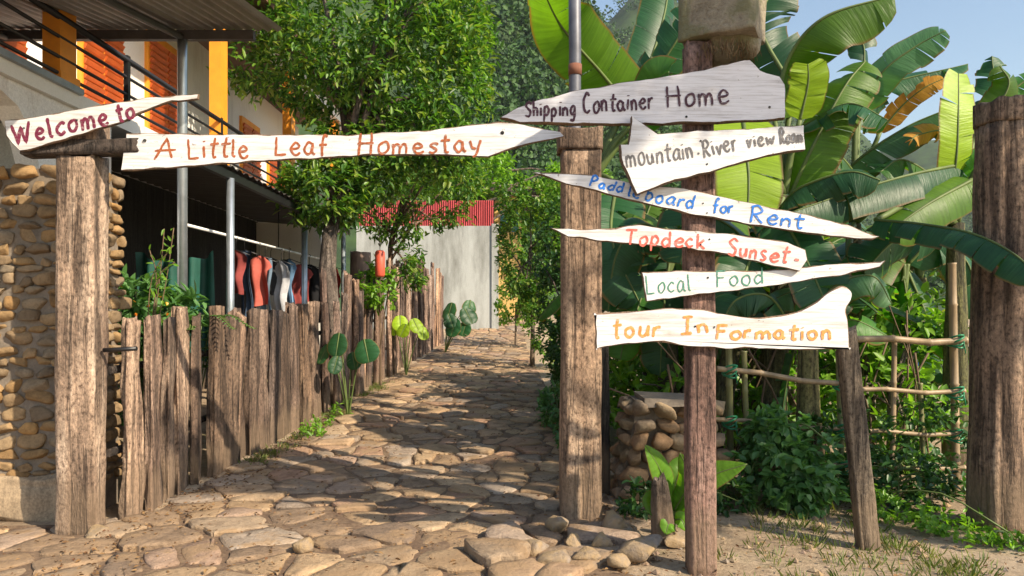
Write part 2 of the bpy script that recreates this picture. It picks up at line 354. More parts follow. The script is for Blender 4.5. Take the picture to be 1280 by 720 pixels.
def rv(): 
    v = rng.normal(size=3); return v/np.linalg.norm(v)
def cr(pts, n):
    """Catmull-Rom resample"""
    pts = [Vector(p) for p in pts]; 
    if len(pts) == 2: return [pts[0].lerp(pts[1], i/(n-1)) for i in range(n)]
    e = [pts[0]*2-pts[1]]+pts+[pts[-1]*2-pts[-2]]; out = []
    for i in range(n):
        t = i/(n-1)*(len(pts)-1); k = min(int(t), len(pts)-2); t -= k
        a, b, c, d = e[k:k+4]
        out.append(.5*((2*b)+(c-a)*t+(2*a-5*b+4*c-d)*t*t+(3*b-a-3*c+d)*t**3))
    return out

def timber(mb, base, top, w, dp, square=.5, seed=0, rough=.02, n=28, rings=26, taper=0, ragged=.03, rotz=0, groove=.5, slant=0, m=0):
    """hewn post: rounded box section, wavering outline, cracks along the grain, uneven top"""
    base, top = Vector(base), Vector(top); o = len(mb.v); L = (top-base).length
    for i in range(rings+1):
        t = i/rings; c = base.lerp(top, t); k = 1-taper*t
        for j in range(n):
            a = 2*math.pi*j/n; ca, sa = math.cos(a), math.sin(a)
            e = 2/(2+6*square); x = math.copysign(abs(ca)**e, ca); y = math.copysign(abs(sa)**e, sa)
            f = 1+rough/w*2*(noise.noise(Vector((x*1.2+seed, y*1.2, c.z*1.3)))*.9+noise.noise(Vector((x*3+seed*2, y*3, c.z*3.5)))*.5)
            gr = noise.noise(Vector((a*5.0, seed*3.3, c.z*.35))); f -= groove*max(0, gr-.2)*.42
            X, Y = x*w/2*k*f, y*dp/2*k*f; cz, sz = math.cos(rotz), math.sin(rotz)
            z = 0
            if i == rings: z = ragged*noise.noise(Vector((x*2.5, y*2.5, seed*7)))+slant*x
            mb.v.append(c+Vector((X*cz-Y*sz, X*sz+Y*cz, z)))
    for i in range(rings):
        for j in range(n):
            a, b = o+i*n+j, o+i*n+(j+1) % n; mb.face((a, b, b+n, a+n), m, True)
    cen = len(mb.v); mb.v.append(base.copy())
    for j in range(n): mb.face((o+(j+1) % n, o+j, cen), m)
    cen = len(mb.v); mb.v.append(top+Vector((0, 0, .004)))
    for j in range(n): mb.face((o+rings*n+j, o+rings*n+(j+1) % n, cen), m)

def rock(mb, c, d, seed, m=0, sub=None, ang=0, cuts=9):
    """one angular stone: a displaced ball cut by a few random planes"""
    o = len(mb.v); nu, nv = 18, 10; rr = random.Random(seed)
    pl = []
    for _ in range(cuts):
        q = Vector((rr.gauss(0, 1), rr.gauss(0, 1), rr.gauss(0, 1))).normalized(); pl.append((q, rr.uniform(.52, .9)))
    tilt = Matrix.Rotation(ang, 3, 'Z') @ Matrix.Rotation(rr.uniform(-.14, .14), 3, 'Y')
    def pt(u, v):
        a = 2*math.pi*u/nu; b = math.pi*v/nv-math.pi/2
        p = Vector((math.cos(a)*math.cos(b), math.sin(a)*math.cos(b), math.sin(b)))
        p = Vector([math.copysign(abs(q)**.62, q) for q in p])
        for q, h in pl:
            e = p.dot(q)-h
            if e > 0: p = p-q*e
        f = 1+.16*noise.noise(p*1.2+Vector((seed*3.1, seed, 0)))+.07*noise.noise(p*3.4+Vector((0, seed*2, seed)))
        return tilt @ Vector((p.x*d[0]/2*f, p.y*d[1]/2*f, p.z*d[2]/2*f))*1.06+Vector(c)
    mb.v.append(pt(0, 0))
    for v in range(1, nv):
        for u in range(nu): mb.v.append(pt(u, v))
    mb.v.append(pt(0, nv)); e = len(mb.v)-1
    for u in range(nu):
        u2 = (u+1) % nu
        mb.face((o, o+1+u2, o+1+u), m, True); mb.face((e, e-nu+u, e-nu+u2), m, True)
        for v in range(nv-2):
            a = o+1+v*nu; mb.face((a+u, a+u2, a+nu+u2, a+nu+u), m, True)

# ------------------------------------------------------------------ setting: ground, hills, path
def H(x, y):
    h = G(y)+.025*noise.noise(Vector((x*.7, y*.7, 0)))+.012*noise.noise(Vector((x*3, y*3, 4)))
    return h
def spaced(a, b, fine0, fine1, s, grow):
    xs = list(np.arange(fine0, fine1, s)); d = s; x = fine0; left = []
    while x > a: d *= grow; x -= d; left.append(x)
    d = s; x = xs[-1]
    while x < b: d *= grow; x += d; xs.append(x)
    return left[::-1]+xs
gx = spaced(-600, 600, -5, 6, .16, 1.25); gy = spaced(-60, 900, 1.5, 24, .16, 1.22)
mb = MB(); nx = len(gx)
for y in gy:
    for x in gx: mb.v.append(Vector((x, y, H(x, y))))
for j in range(len(gy)-1):
    for i in range(nx-1):
        a = j*nx+i; mb.face((a, a+1, a+1+nx, a+nx), 0, True)
tag(mb.build('ground', M['dirt']), None, None, None, 'structure')

def hillh(x, y):
    h = 0
    for cx, cy, hx, hy, hh in ((-46, 185, 70, 60, 150), (-10, 150, 28, 40, 46), (70, 420, 120, 80, 168), (150, 480, 110, 90, 160), (300, 500, 150, 90, 120), (-260, 260, 120, 90, 120), (430, 300, 130, 120, 80)):
        r2 = ((x-cx)/hx)**2+((y-cy)/hy)**2; h = max(h, hh*math.exp(-r2*.9))
    return h*(1+.16*noise.noise(Vector((x*.02, y*.02, 2))))+2.5*noise.noise(Vector((x*.08, y*.08, 0)))-2
mb = MB(); hx = list(np.arange(-420, 560, 9.0)); hy = list(np.arange(62, 640, 9.0))
for y in hy:
    for x in hx: mb.v.append(Vector((x, y, hillh(x, y)*min(1, (y-62)/40)+.3)))
for j in range(len(hy)-1):
    for i in range(len(hx)-1):
        a = j*len(hx)+i; mb.face((a, a+1, a+1+len(hx), a+len(hx)), 0, True)
tag(mb.build('hills', M['hill']), None, None, None, 'structure')

lf = Leaves(); cnt = 0
while cnt < 3400:
    px = rng.uniform(520, 1270); d = rng.choice([rng.uniform(90, 190), rng.uniform(280, 420)], p=[.62, .38]); x = (px-640)*d/F
    z = hillh(x, d)*min(1, (d-62)/40)+.3
    if z < 4: continue
    cnt += 1; rr = rng.uniform(2.2, 4.2)*(1 if d < 230 else 1.5)
    sh = rng.uniform(.7, 1.3)
    for k in range(84 if d < 230 else 44):
        o = rv(); o[2] = abs(o[2])*1.2-.25; q = rng.uniform(.75, 1.08)*(1+.25*noise.noise(Vector((x+o[0]*2, d+o[1]*2, o[2]*2))))
        lf.add((x+o[0]*rr*q, d+o[1]*rr*q, z+1.5+o[2]*rr*sh*q), rv()+o*.6, o+rv()*.7, rr*.26, rr*.19)
tag(lf.build('forest', M['forest']), 'dense green woodland covering the hillsides', 'forest', None, 'stuff')

m = bpy.data.materials.new('valley haze'); m.use_nodes = True; n = m.node_tree; n.nodes.clear()
ou = n.nodes.new('ShaderNodeOutputMaterial'); pv = n.nodes.new('ShaderNodeVolumePrincipled'); pv.inputs['Density'].default_value = HAZE; pv.inputs['Color'].default_value = (.8, .88, 1, 1); pv.inputs['Anisotropy'].default_value = .1
n.links.new(pv.outputs[0], ou.inputs['Volume'])
if HAZE > 0:
    mb = MB(); mb.box((0, 420, 104), (1300, 1020, 212)); tag(mb.build('haze', m), 'thin bluish valley haze over the hills', 'haze', None, 'stuff')
# flagstone path
def xl(y):
    if y < 4.75: return -4.6
    return -2.50+(y-4.8)*.05 if y < 20 else (-1.74 if y < 22 else -.55)
def xr(y):
    if y < 4.2: return .62+.12*math.sin(y*9)
    if y < 5: return .72
    return max(.3, .66-(y-5)*.028)
cells = []
seeds = []
y = 2.3
rg2 = random.Random(11)
while y < 28:
    sz = rg2.uniform(.2, .36)
    x = -4.8+rg2.uniform(0, .3)
    while x < 1.2:
        wdt = rg2.choice([rg2.uniform(.15, .3), rg2.uniform(.3, .72)]); seeds.append((x+wdt/2+rg2.uniform(-.1, .1), y+rg2.uniform(-.16, .16))); x += wdt
    y += sz
S = np.array(seeds)
mb = MB()
for i, (sx, sy) in enumerate(seeds):
    if not (xl(sy)+.08 < sx < xr(sy)+rg2.uniform(-.05, .1)): continue
    d2 = ((S-S[i])**2).sum(1); nb = np.argsort(d2)[1:16]
    poly = [(sx-.6, sy-.6), (sx+.6, sy-.6), (sx+.6, sy+.6), (sx-.6, sy+.6)]
    for jn in nb:
        qx, qy = S[jn]; mx, my = (sx+qx)/2, (sy+qy)/2; nx_, ny_ = qx-sx, qy-sy
        out = []
        for a, b in zip(poly, poly[1:]+poly[:1]):
            da = (a[0]-mx)*nx_+(a[1]-my)*ny_; db = (b[0]-mx)*nx_+(b[1]-my)*ny_
            if da <= 0: out.append(a)
            if da*db < 0:
                t = da/(da-db); out.append((a[0]+(b[0]-a[0])*t, a[1]+(b[1]-a[1])*t))
        poly = out
        if len(poly) < 3: break
    if len(poly) < 3: continue
    cx = sum(p[0] for p in poly)/len(poly); cy = sum(p[1] for p in poly)/len(poly)
    gap = rg2.uniform(.006, .03)
    pp = []
    for p in poly:
        dx, dy = p[0]-cx, p[1]-cy; L = math.hypot(dx, dy)+1e-6; f = max(.3, (L-gap*1.3)/L); pp.append((cx+dx*f, cy+dy*f))
    q = []
    for a, b in zip(pp, pp[1:]+pp[:1]):
        L = math.hypot(b[0]-a[0], b[1]-a[1])
        if L < .03: q.append(((a[0]+b[0])/2, (a[1]+b[1])/2)); continue
        for t in (.07, .36, .66, .93):
            jx = rg2.uniform(-.02, .02) if .2 < t < .8 else 0
            q.append((a[0]+(b[0]-a[0])*t+jx, a[1]+(b[1]-a[1])*t+rg2.uniform(-.02, .02)*(.2 < t < .8)))
    k = len(q); top = H(cx, cy)+rg2.uniform(.006, .03)+(rg2.uniform(0, .06) if cy < 4.9 and cx > -.2 else 0); tx, ty = rg2.uniform(-.04, .04), rg2.uniform(-.05, .05)
    o = len(mb.v); sl_ = (G(cy+.2)-G(cy-.2))/.4
    def zt(px_, py_): return top+(px_-cx)*tx+(py_-cy)*(ty+sl_)
    for (px_, py_) in q: mb.v.append(Vector((px_, py_, G(cy)-.08)))
    for (px_, py_) in q: mb.v.append(Vector((px_, py_, zt(px_, py_)-.009+rg2.uniform(-.005, .004))))
    for f in (.955, .6):
        for (px_, py_) in q:
            X, Y = cx+(px_-cx)*f, cy+(py_-cy)*f
            mb.v.append(Vector((X, Y, zt(X, Y)+.008*noise.noise(Vector((X*9, Y*9, i*.3)))+(.003 if f < .9 else 0))))
    mb.v.append(Vector((cx, cy, zt(cx, cy)+.004)))
    for rr in range(3):
        for j in range(k):
            a, b = o+rr*k+j, o+rr*k+(j+1) % k; mb.face((a, b, b+k, a+k), 0, rr == 2)
    for j in range(k): mb.face((o+3*k+j, o+3*k+(j+1) % k, o+4*k), 0, True)
mb2 = MB(); ys = np.arange(2.2, 28, .12); kx = 40
for y in ys:
    a, b = xl(y)+.02, xr(y)+.06
    for i in range(kx+1):
        x = a+(b-a)*i/kx; mb2.v.append(Vector((x, y, H(x, y)+.006+.012*noise.noise(Vector((x*9, y*9, 1))))))
for j in range(len(ys)-1):
    for i in range(kx): q = j*(kx+1)+i; mb2.face((q, q+1, q+kx+2, q+kx+1), 0, True)
tag(mb2.build('path_bed', stained('dark joint soil', (.15, .095, .06), (.26, .18, .11), 4, .45, .7, streak=(3, 3, 3), grain=.5)), None, None, None, 'structure')
path = tag(mb.build('stone_path', M['flag']), None, None, None, 'structure')

lf = Leaves()
for _ in range(6500):
    y = 3+abs(rng.normal())*5; x = rng.uniform(max(xl(y), -3.3), xr(y)+.5)
    if rng.random() < .3: x = (xl(max(y, 4.8))+abs(rng.normal())*.25)
    if rng.random() < .15: x, y = rng.uniform(.5, 3.6), rng.uniform(3.4, 6.0)
    a = rng.uniform(0, 6.28); L = rng.uniform(.008, .034)
    lf.add((x, y, H(x, y)+rng.uniform(.01, .04)), (math.cos(a), math.sin(a), rng.uniform(-.3, .3)), (rng.normal()*.4, rng.normal()*.4, 1), L, L*rng.uniform(.35, .6))
tag(lf.build('fallen_leaves', M['litter'], fold=.3), 'dry brown leaf litter scattered between the paving stones', 'leaf litter', None, 'stuff')

lf = Leaves()
for _ in range(560):
    t = rng.random()
    if t < .6: cx, cy = rng.uniform(1.15, 3.9), rng.uniform(3.6, 5.9)
    elif t < .8: cx, cy = rng.uniform(2.2, 4.2), rng.uniform(3.5, 4.9)
    else: cy = rng.uniform(6.5, 12); cx = xl(cy)+rng.uniform(.02, .22)
    if noise.noise(Vector((cx*1.3, cy*1.3, 9))) < -.12: continue
    for k in range(16):
        o = rv(); lf.add((cx+o[0]*.07, cy+o[1]*.07, H(cx, cy)-.004), (o[0]*.7, o[1]*.7, 1), (o[1], -o[0], .2), rng.uniform(.02, .085), .007)
tag(lf.build('grass', M['grass'], fold=0, droop=.2), 'short sparse grass tufts on the dirt verge', 'grass', None, 'stuff')

mb = MB()
for _ in range(420):
    x = rng.uniform(.7, 4.2); y = rng.uniform(3.5, 5.6); q = abs(rng.normal())*.012+.008; rr_ = random.Random(int(rng.integers(1e6)))
    o = len(mb.v); c = Vector((x, y, H(x, y)+q*.2)); e = [c+Vector((q*a*rr_.uniform(.7, 1.5), q*b*rr_.uniform(.7, 1.4), q*z*.8)) for a, b, z in ((1, 0, 0), (0, 1, 0), (-1, 0, 0), (0, -1, 0), (0, 0, 1), (0, 0, -1))]
    mb.v += e
    for f in ((0, 1, 4), (1, 2, 4), (2, 3, 4), (3, 0, 4), (1, 0, 5), (2, 1, 5), (3, 2, 5), (0, 3, 5)): mb.face([o+i for i in f])
tag(mb.build('pebbles', M['rubble']), 'small scattered pebbles on the dirt verge', 'pebbles', None, 'stuff')
mb = MB(); mb.box((8.6, 8, .03), (8, 9, .06)); tag(mb.build('road', M['road'], loc=(8, 8, 0)), None, None, None, 'structure')

# ------------------------------------------------------------------ gate posts
t = thing('gate_post', (-2.71, 4.62, 0), 'square weathered timber post under the welcome board, beside the cobble wall', 'post', 'timber posts of the gateway')
mb = MB(); timber(mb, (-2.725, 4.70, -.05), (-2.715, 4.70, 2.36), .25, .2, .75, 3, .016, slant=.0); mb.build('shaft', M['post'], t)
mb = MB(); timber(mb, (-2.70, 4.70, 2.455), (-2.70, 4.70, 2.57), .25, .2, .7, 5, .02, rings=6, slant=.06); mb.build('top_block', M['post'], t)
mb = MB(); o0 = len(mb.v); timber(mb, (0, 0, 0), (0, 0, .72), .10, .15, .6, 9, .014, rings=14)
for i, p in enumerate(mb.v): mb.v[i] = Vector((-3.03+p.z, 4.66+p.y, 2.405+p.x+.02*p.z))
mb.build('crossbeam', M['beam'], t)
mb = MB(); mb.tube([(-2.57, 4.68, 1.15), (-2.36, 4.68, 1.16)], .014, 8); mb.build('gate_hook', M['rail'], t)

t = thing('gate_post', (.46, 4.97, 0), 'square brown timber post in the middle, between the path and the signpost', 'post', 'timber posts of the gateway')
mb = MB(); timber(mb, (.46, 5.0, -.05), (.46, 5.0, 2.46), .268, .25, .75, 21, .014); mb.build('shaft', M['post'], t)
mb = MB(); timber(mb, (.455, 5.0, 2.46), (.455, 5.0, 2.60), .30, .27, .8, 23, .015, rings=6); mb.build('cap_block', M['post_dark'], t)

t = thing('gate_post', (3.08, 4.83, 0), 'thick round brown log post with a cracked face, at the far right edge', 'post', 'timber posts of the gateway')
mb = MB(); timber(mb, (3.15, 4.83, -.05), (3.2, 4.83, 2.62), .315, .31, .12, 31, .026, taper=-.02, groove=1.5, n=40); 
timber(mb, (3.2, 4.83, 2.6), (3.205, 4.83, 2.75), .335, .33, .12, 31, .02, groove=.9, n=40, rings=5); mb.build('shaft', M['post_dark'], t)

t = thing('sign_post', (1.01, 3.98, 0), 'slim reddish timber pole carrying the stacked direction boards', 'post')
mb = MB(); timber(mb, (1.01, 3.98, -.05), (.99, 3.98, 2.82), .148, .145, .7, 41, .008); mb.build('pole', M['post_red'], t)
# block on top
mb = MB(); bl = []
timber(mb, (0, 0, .09), (0, 0, .46), .40, .34, 1.0, 55, .022, rings=18, n=64, taper=-.03, ragged=.03, rotz=-.55, groove=.15)
rock(mb, (.02, 0, .085), (.30, .24, .2), 12, cuts=5)
q = Vector((1.115, 3.98, 2.74))
for i, p in enumerate(mb.v): mb.v[i] = Vector((p.x+.06*p.z, p.y, p.z+.016*noise.noise(p*9)))+q
b0 = tag(mb.build('weathered_block', M['mossy'], loc=(1.115, 3.98, 2.74)), 'grey mossy rough block sitting on top of the signpost', 'block')
lf = Leaves()
for _ in range(320):
    a = rng.uniform(0, 6.28); x = math.cos(a)*.19*rng.uniform(.6, 1.05); y = math.sin(a)*.17*rng.uniform(.6, 1.05)
    lf.add((1.115+x, 3.98+y, 2.75+rng.uniform(-.01, .06)), (x*.4+rng.normal()*.3, y*.4+rng.normal()*.3, -1), (x, y, .2), rng.uniform(.02, .07), .007)
lf.build('hanging_roots', M['dry'], b0)

t = thing('short_post', (2.0, 4.42, 0), 'short leaning grey split post just beside the orange lettered board', 'post')
mb = MB(); timber(mb, (2.12, 4.42, -.05), (1.98, 4.42, 1.28), .125, .11, .35, 61, .012, taper=.12, slant=.02); mb.build('stake', M['grey_post'], t)

t = thing('metal_pole', (.45, 5.45, 0), 'thin dark grey pipe rising behind the middle timber post', 'pole')
mb = MB(); mb.tube([(.452, 5.45, -.05), (.455, 5.45, 2.0), (.462, 5.45, 3.3), (.452, 5.45, 4.4)], .045, 14); mb.build('pipe', plain('dark weathered pipe', (.12, .125, .15), .5, .3, .3, 6), t)
mb = MB(); mb.tube([(.462, 5.45, 3.12), (.462, 5.45, 3.2)], .05, 14); mb.build('collar', plain('rusty collar', (.18, .07, .04), .8), t)
t = thing('charred_stake', (.70, 5.6, 0), 'narrow black stake just right of the middle timber post', 'stake')
mb = MB(); timber(mb, (.70, 5.6, -.05), (.69, 5.6, 1.35), .075, .07, .4, 71, .008); mb.build('stake_body', M['dark_timber'], t)

# ------------------------------------------------------------------ hand lettering
c_, l_ = 'c', 'l'
FONT = {
 'W': (.92, [(l_, [(0, 1), (.24, 0), (.44, .82), (.64, 0), (.9, 1)])]),
 'e': (.5, [(c_, [(.05, .3), (.3, .3), (.43, .42), (.26, .57), (.05, .32), (.14, .06), (.32, .0), (.47, .12)])]),
 'l': (.24, [(c_, [(.07, 1), (.08, .5), (.09, .1), (.2, .0)])]),
 'c': (.46, [(c_, [(.42, .45), (.27, .56), (.05, .3), (.2, .02), (.44, .12)])]),
 'o': (.5, [(c_, [(.26, .56), (.06, .4), (.08, .1), (.28, .0), (.44, .22), (.38, .5), (.24, .56)])]),
 'm': (.72, [(l_, [(.04, .56), (.06, 0)]), (c_, [(.06, .35), (.2, .55), (.32, .42), (.33, 0)]), (c_, [(.34, .36), (.48, .55), (.6, .42), (.63, 0)])]),
 't': (.42, [(c_, [(.2, .95), (.18, .4), (.22, .04), (.36, .05)]), (l_, [(.0, .62), (.42, .66)])]),
 'A': (.66, [(l_, [(0, -.04), (.3, 1), (.6, 0)]), (l_, [(-.04, .38), (.68, .42)])]),
 'L': (.54, [(l_, [(.06, 1), (.05, .02), (.52, .04)])]),
 'i': (.2, [(l_, [(.08, .55), (.09, 0)]), (l_, [(.09, .78), (.1, .73)])]),
 'a': (.52, [(c_, [(.4, .48), (.22, .57), (.04, .28), (.16, .02), (.34, .14), (.41, .5)]), (c_, [(.41, .54), (.41, .12), (.52, .0)])]),
 'f': (.42, [(c_, [(.42, .9), (.3, 1.0), (.2, .8), (.18, .3), (.17, -.04)]), (l_, [(.02, .5), (.4, .53)])]),
 'H': (.68, [(l_, [(.1, 1), (.06, -.02)]), (l_, [(.55, 1.02), (.57, 0)]), (l_, [(-.02, .5), (.66, .54)])]),
 's': (.4, [(c_, [(.36, .48), (.2, .57), (.06, .43), (.2, .29), (.33, .16), (.2, .0), (.03, .07)])]),
 'y': (.46, [(c_, [(.03, .56), (.1, .2), (.24, .1)]), (c_, [(.42, .58), (.34, .2), (.22, -.2), (.08, -.33)])]),
 'S': (.52, [(c_, [(.48, .86), (.28, 1.0), (.08, .8), (.2, .56), (.42, .34), (.3, .02), (.02, .1)])]),
 'h': (.44, [(l_, [(.06, 1), (.06, 0)]), (c_, [(.06, .33), (.22, .56), (.36, .4), (.38, 0)])]),
 'p': (.46, [(l_, [(.06, .57), (.05, -.35)]), (c_, [(.06, .42), (.24, .57), (.4, .3), (.24, .02), (.06, .12)])]),
 'n': (.46, [(l_, [(.05, .56), (.06, 0)]), (c_, [(.06, .33), (.21, .55), (.36, .42), (.39, 0)])]),
 'g': (.48, [(c_, [(.4, .48), (.22, .57), (.05, .28), (.18, .04), (.38, .2), (.41, .5)]), (c_, [(.41, .55), (.41, .0), (.3, -.32), (.06, -.24)])]),
 'C': (.56, [(c_, [(.5, .84), (.32, 1), (.06, .6), (.1, .16), (.3, .0), (.54, .14)])]),
 'r': (.38, [(l_, [(.06, .56), (.06, 0)]), (c_, [(.06, .33), (.18, .52), (.34, .52)])]),
 '-': (.2, [(l_, [(.05, .26), (.13, .27)])]),
 'R': (.56, [(l_, [(.08, 1), (.05, -.02)]), (c_, [(.0, .94), (.3, 1.02), (.46, .78), (.3, .54), (.08, .5)]), (l_, [(.14, .5), (.54, .0)])]),
 'v': (.42, [(l_, [(.02, .56), (.18, 0), (.38, .58)])]),
 'w': (.62, [(l_, [(.02, .56), (.15, 0), (.29, .45), (.43, 0), (.58, .58)])]),
 'u': (.46, [(c_, [(.04, .56), (.06, .12), (.2, .0), (.34, .16), (.37, .5)]), (l_, [(.37, .56), (.4, 0)])]),
 'P': (.52, [(l_, [(.1, 1), (.04, -.02)]), (c_, [(.02, .94), (.3, 1.02), (.46, .78), (.3, .52), (.08, .48)])]),
 'd': (.5, [(c_, [(.4, .46), (.22, .56), (.04, .28), (.18, .02), (.38, .18)]), (l_, [(.43, 1.02), (.41, 0)])]),
 'b': (.48, [(l_, [(.07, 1.02), (.06, 0)]), (c_, [(.06, .4), (.24, .56), (.42, .28), (.24, .0), (.06, .06)])]),
 'k': (.46, [(l_, [(.06, 1), (.06, 0)]), (l_, [(.4, .6), (.08, .26)]), (l_, [(.15, .32), (.44, 0)])]),
 'T': (.58, [(l_, [(-.02, .95), (.58, 1)]), (l_, [(.29, .98), (.27, 0)])]),
 'F': (.52, [(l_, [(.08, 1), (.06, -.02)]), (l_, [(.02, .98), (.5, 1)]), (l_, [(.07, .54), (.42, .57)])]),
 'I': (.44, [(l_, [(.22, 1), (.2, 0)]), (l_, [(.02, .99), (.42, 1)]), (l_, [(-.02, 0), (.42, .02)])]),
 '.': (.14, [(l_, [(.05, .34), (.08, .31)])]),
}
def lettering(parent, words, d, mat, name='lettering', wpx=3.0):
    """brush strokes: words = (text, x0, y0, x1, y1, cap height) in picture units of a board standing at distance d"""
    mb = MB(); lay = 0.0
    for text, x0, y0, x1, y1, cap in words:
        adv = []; x = 0
        for ch in text: adv.append(x); x += FONT[ch][0]+.1
        tot = max(x-.1, .1); sx = math.hypot(x1-x0, y1-y0)/tot; dr = Vector(((x1-x0), (y1-y0))).normalized(); up = Vector((dr.y, -dr.x))
        for ch, a in zip(text, adv):
            jr = rnd.uniform(-.05, .05); js = rnd.uniform(.9, 1.1); sk = rnd.uniform(-.04, .14); ks = rnd.uniform(.88, 1.06)
            for kind, pts in FONT[ch][1]:
                n = 22 if kind == c_ else 0
                if kind == c_: q = [(p.x, p.y) for p in cr([(u, v, 0) for u, v in pts], n)]
                else:
                    q = []
                    for (ax, ay), (bx, by) in zip(pts, pts[1:]):
                        for i in range(8): q.append((ax+(bx-ax)*i/8, ay+(by-ay)*i/8))
                    q.append(pts[-1])
                pp = []
                for u, v in q:
                    u2 = a+u*ks+sk*v+.03*noise.noise(Vector((u*3, v*3, a*5))); v2 = (v+jr)*js+.03*noise.noise(Vector((v*3, u*3, a*7+9)))
                    pp.append(Vector((x0, y0))+dr*(u2*sx)+up*(v2*cap))
                o = len(mb.v); k = len(pp); ph = rnd.uniform(0, 9)
                for i, p in enumerate(pp):
                    tg = (pp[min(i+1, k-1)]-pp[max(i-1, 0)]); tg = tg.normalized() if tg.length else Vector((1, 0)); nr = Vector((-tg.y, tg.x))
                    w = wpx/2*(1+.3*noise.noise(Vector((i*.35, ph, 0))))*(.65 if i in (0, k-1) else 1)
                    lay += .0000035
                    for sgn in (1, -1):
                        e = p+nr*w*sgn*(1+.12*noise.noise(Vector((i*1.3, ph, sgn*4.0)))); mb.v.append(P(e.x, e.y, d-.0012-lay))
                for i in range(k-1): mb.face((o+2*i, o+2*i+1, o+2*i+3, o+2*i+2))
            lay += .00002
    return mb.build(name, mat, parent)

def board(name, outline, d, label, words, inkmat, thick=.024, mat='board', wpx=3.0, extra=None, jag=1.0, edge='bare_edge', smooth=False, rimk=1.0):
    pts = []
    if smooth:
        oc = [(p.x, p.y) for p in cr([(x, y, 0) for x, y in outline+outline[:1]], len(outline)*4+1)][:-1]; outline = oc
    k = len(outline)
    for i in range(k):
        a, b = Vector(outline[i]), Vector(outline[(i+1) % k]); L = (b-a).length; n = max(1, int(L/7))
        for j in range(n):
            p = a.lerp(b, j/n); g = noise.noise(Vector((p.x*.045, p.y*.045, len(outline))))*jag*1.4+noise.noise(Vector((p.x*.3, p.y*.3, 3)))*jag*.35
            nr = Vector((-(b-a).y, (b-a).x)).normalized(); pts.append(p+nr*g)
    c = Vector((sum(p.x for p in pts)/len(pts), sum(p.y for p in pts)/len(pts))); loc = P(c.x, c.y, d)
    import bmesh
    bm = bmesh.new(); k = len(pts)
    fr = []; rim = []
    for i, p in enumerate(pts):
        e = pts[(i+1) % k]-pts[i-1]; nr = Vector((-e.y, e.x)); nr = nr.normalized() if nr.length else Vector((0, 0))
        q = p+nr*(.3+1.6*max(0, .55+noise.noise(Vector((p.x*.05, p.y*.05, len(outline)*2.0)))))*rimk
        fr.append(bm.verts.new(P(q.x, q.y, d)-loc)); rim.append(bm.verts.new(P(p.x, p.y, d)-loc+Vector((0, thick*.28, 0))))
    bkv = [P(p.x, p.y, d)-loc+Vector((0, thick, 0)) for p in pts]; bk = [bm.verts.new(v) for v in bkv]
    f = bm.faces.new(fr); f2 = bm.faces.new(bk[::-1]); f2.material_index = 1
    for i in range(k):
        q = bm.faces.new((rim[i], bk[i], bk[(i+1) % k], rim[(i+1) % k])); q.material_index = 1
        q = bm.faces.new((fr[i], rim[i], rim[(i+1) % k], fr[(i+1) % k])); q.material_index = 1
    bm.normal_update()
    if f.normal.y > 0: bmesh.ops.reverse_faces(bm, faces=bm.faces[:])
    bmesh.ops.triangulate(bm, faces=[f, f2]); me = bpy.data.meshes.new(name); bm.to_mesh(me); bm.free()
    me.materials.append(M[mat]); me.materials.append(M[edge])
    o = tag(link(name, me, None, loc), label, 'sign', 'hand painted white boards'); 
    lettering(o, words, d, M[inkmat], wpx=wpx)
    if extra:
        mb = MB()
        for (x, y, r_) in extra: mb.tube([P(x, y, d-.004), P(x, y, d+.001)], r_*d/F, 8)
        mb.build('nail', M['ink_black'], o)
    return o
board('wooden_sign', [(5, 151), (60, 143), (130, 130), (180, 122), (228, 118), (248, 117), (247, 124), (215, 127), (190, 134), (150, 153), (110, 166), (60, 180), (35, 188), (24, 189), (14, 179), (7, 170)], 4.545,
      'white board reading Welcome to in maroon, on the left post', [('Welcome', 17, 181, 138, 155, 27), ('to', 147, 153, 170, 147, 24)], 'ink_maroon', wpx=4.0, extra=[(96, 150, 1.3), (30, 160, 1.1)])
board('wooden_sign', [(157, 166), (300, 168), (440, 168), (530, 163), (590, 156), (620, 152), (640, 153), (700, 165), (705, 170), (660, 180), (610, 196), (560, 194), (460, 194), (300, 203), (200, 211), (151, 213)], 4.60,
      'longest white board reading A Little Leaf Homestay, spanning the path', [('A', 193, 199, 220, 198, 26), ('Little', 235, 198, 312, 196, 25), ('Leaf', 343, 195, 411, 194, 25), ('Homestay', 446, 194, 602, 189, 25)], 'ink_brown', wpx=3.0, extra=[(181, 176, 2.4), (628, 166, 2.4)])
board('wooden_sign', [(625, 147), (640, 137), (670, 125), (720, 113), (800, 99), (880, 87), (930, 74), (938, 74), (950, 88), (975, 95), (982, 105), (982, 148), (900, 153), (800, 155), (715, 155), (650, 153)], 3.86,
      'large shade tinted white board reading Shipping Container Home, top of the signpost', [('Shipping', 656, 146, 720, 144, 20), ('Container', 729, 142, 817, 136, 24), ('Home', 833, 134, 912, 130, 28)], 'ink_purple', mat='board_shade_tint', wpx=3.0, extra=[(858, 146, 1.6), (962, 134, 1.6)], thick=.04)
board('wooden_sign', [(790, 144), (822, 166), (900, 162), (1006, 156), (1007, 186), (960, 194), (880, 217), (830, 230), (796, 243), (786, 222), (776, 198), (775, 180), (786, 180)], 3.80,
      'arrow shaped white board reading mountain River view Room in grey', [('mountain', 783, 210, 868, 197, 25), ('-', 871, 197, 876, 196, 20), ('River', 880, 197, 923, 187, 23), ('view', 934, 184, 969, 179, 19), ('Room', 976, 180, 1004, 177, 18)], 'ink_grey', wpx=2.5, extra=[(876, 176, 1.2), (884, 205, 1.2)], thick=.05)
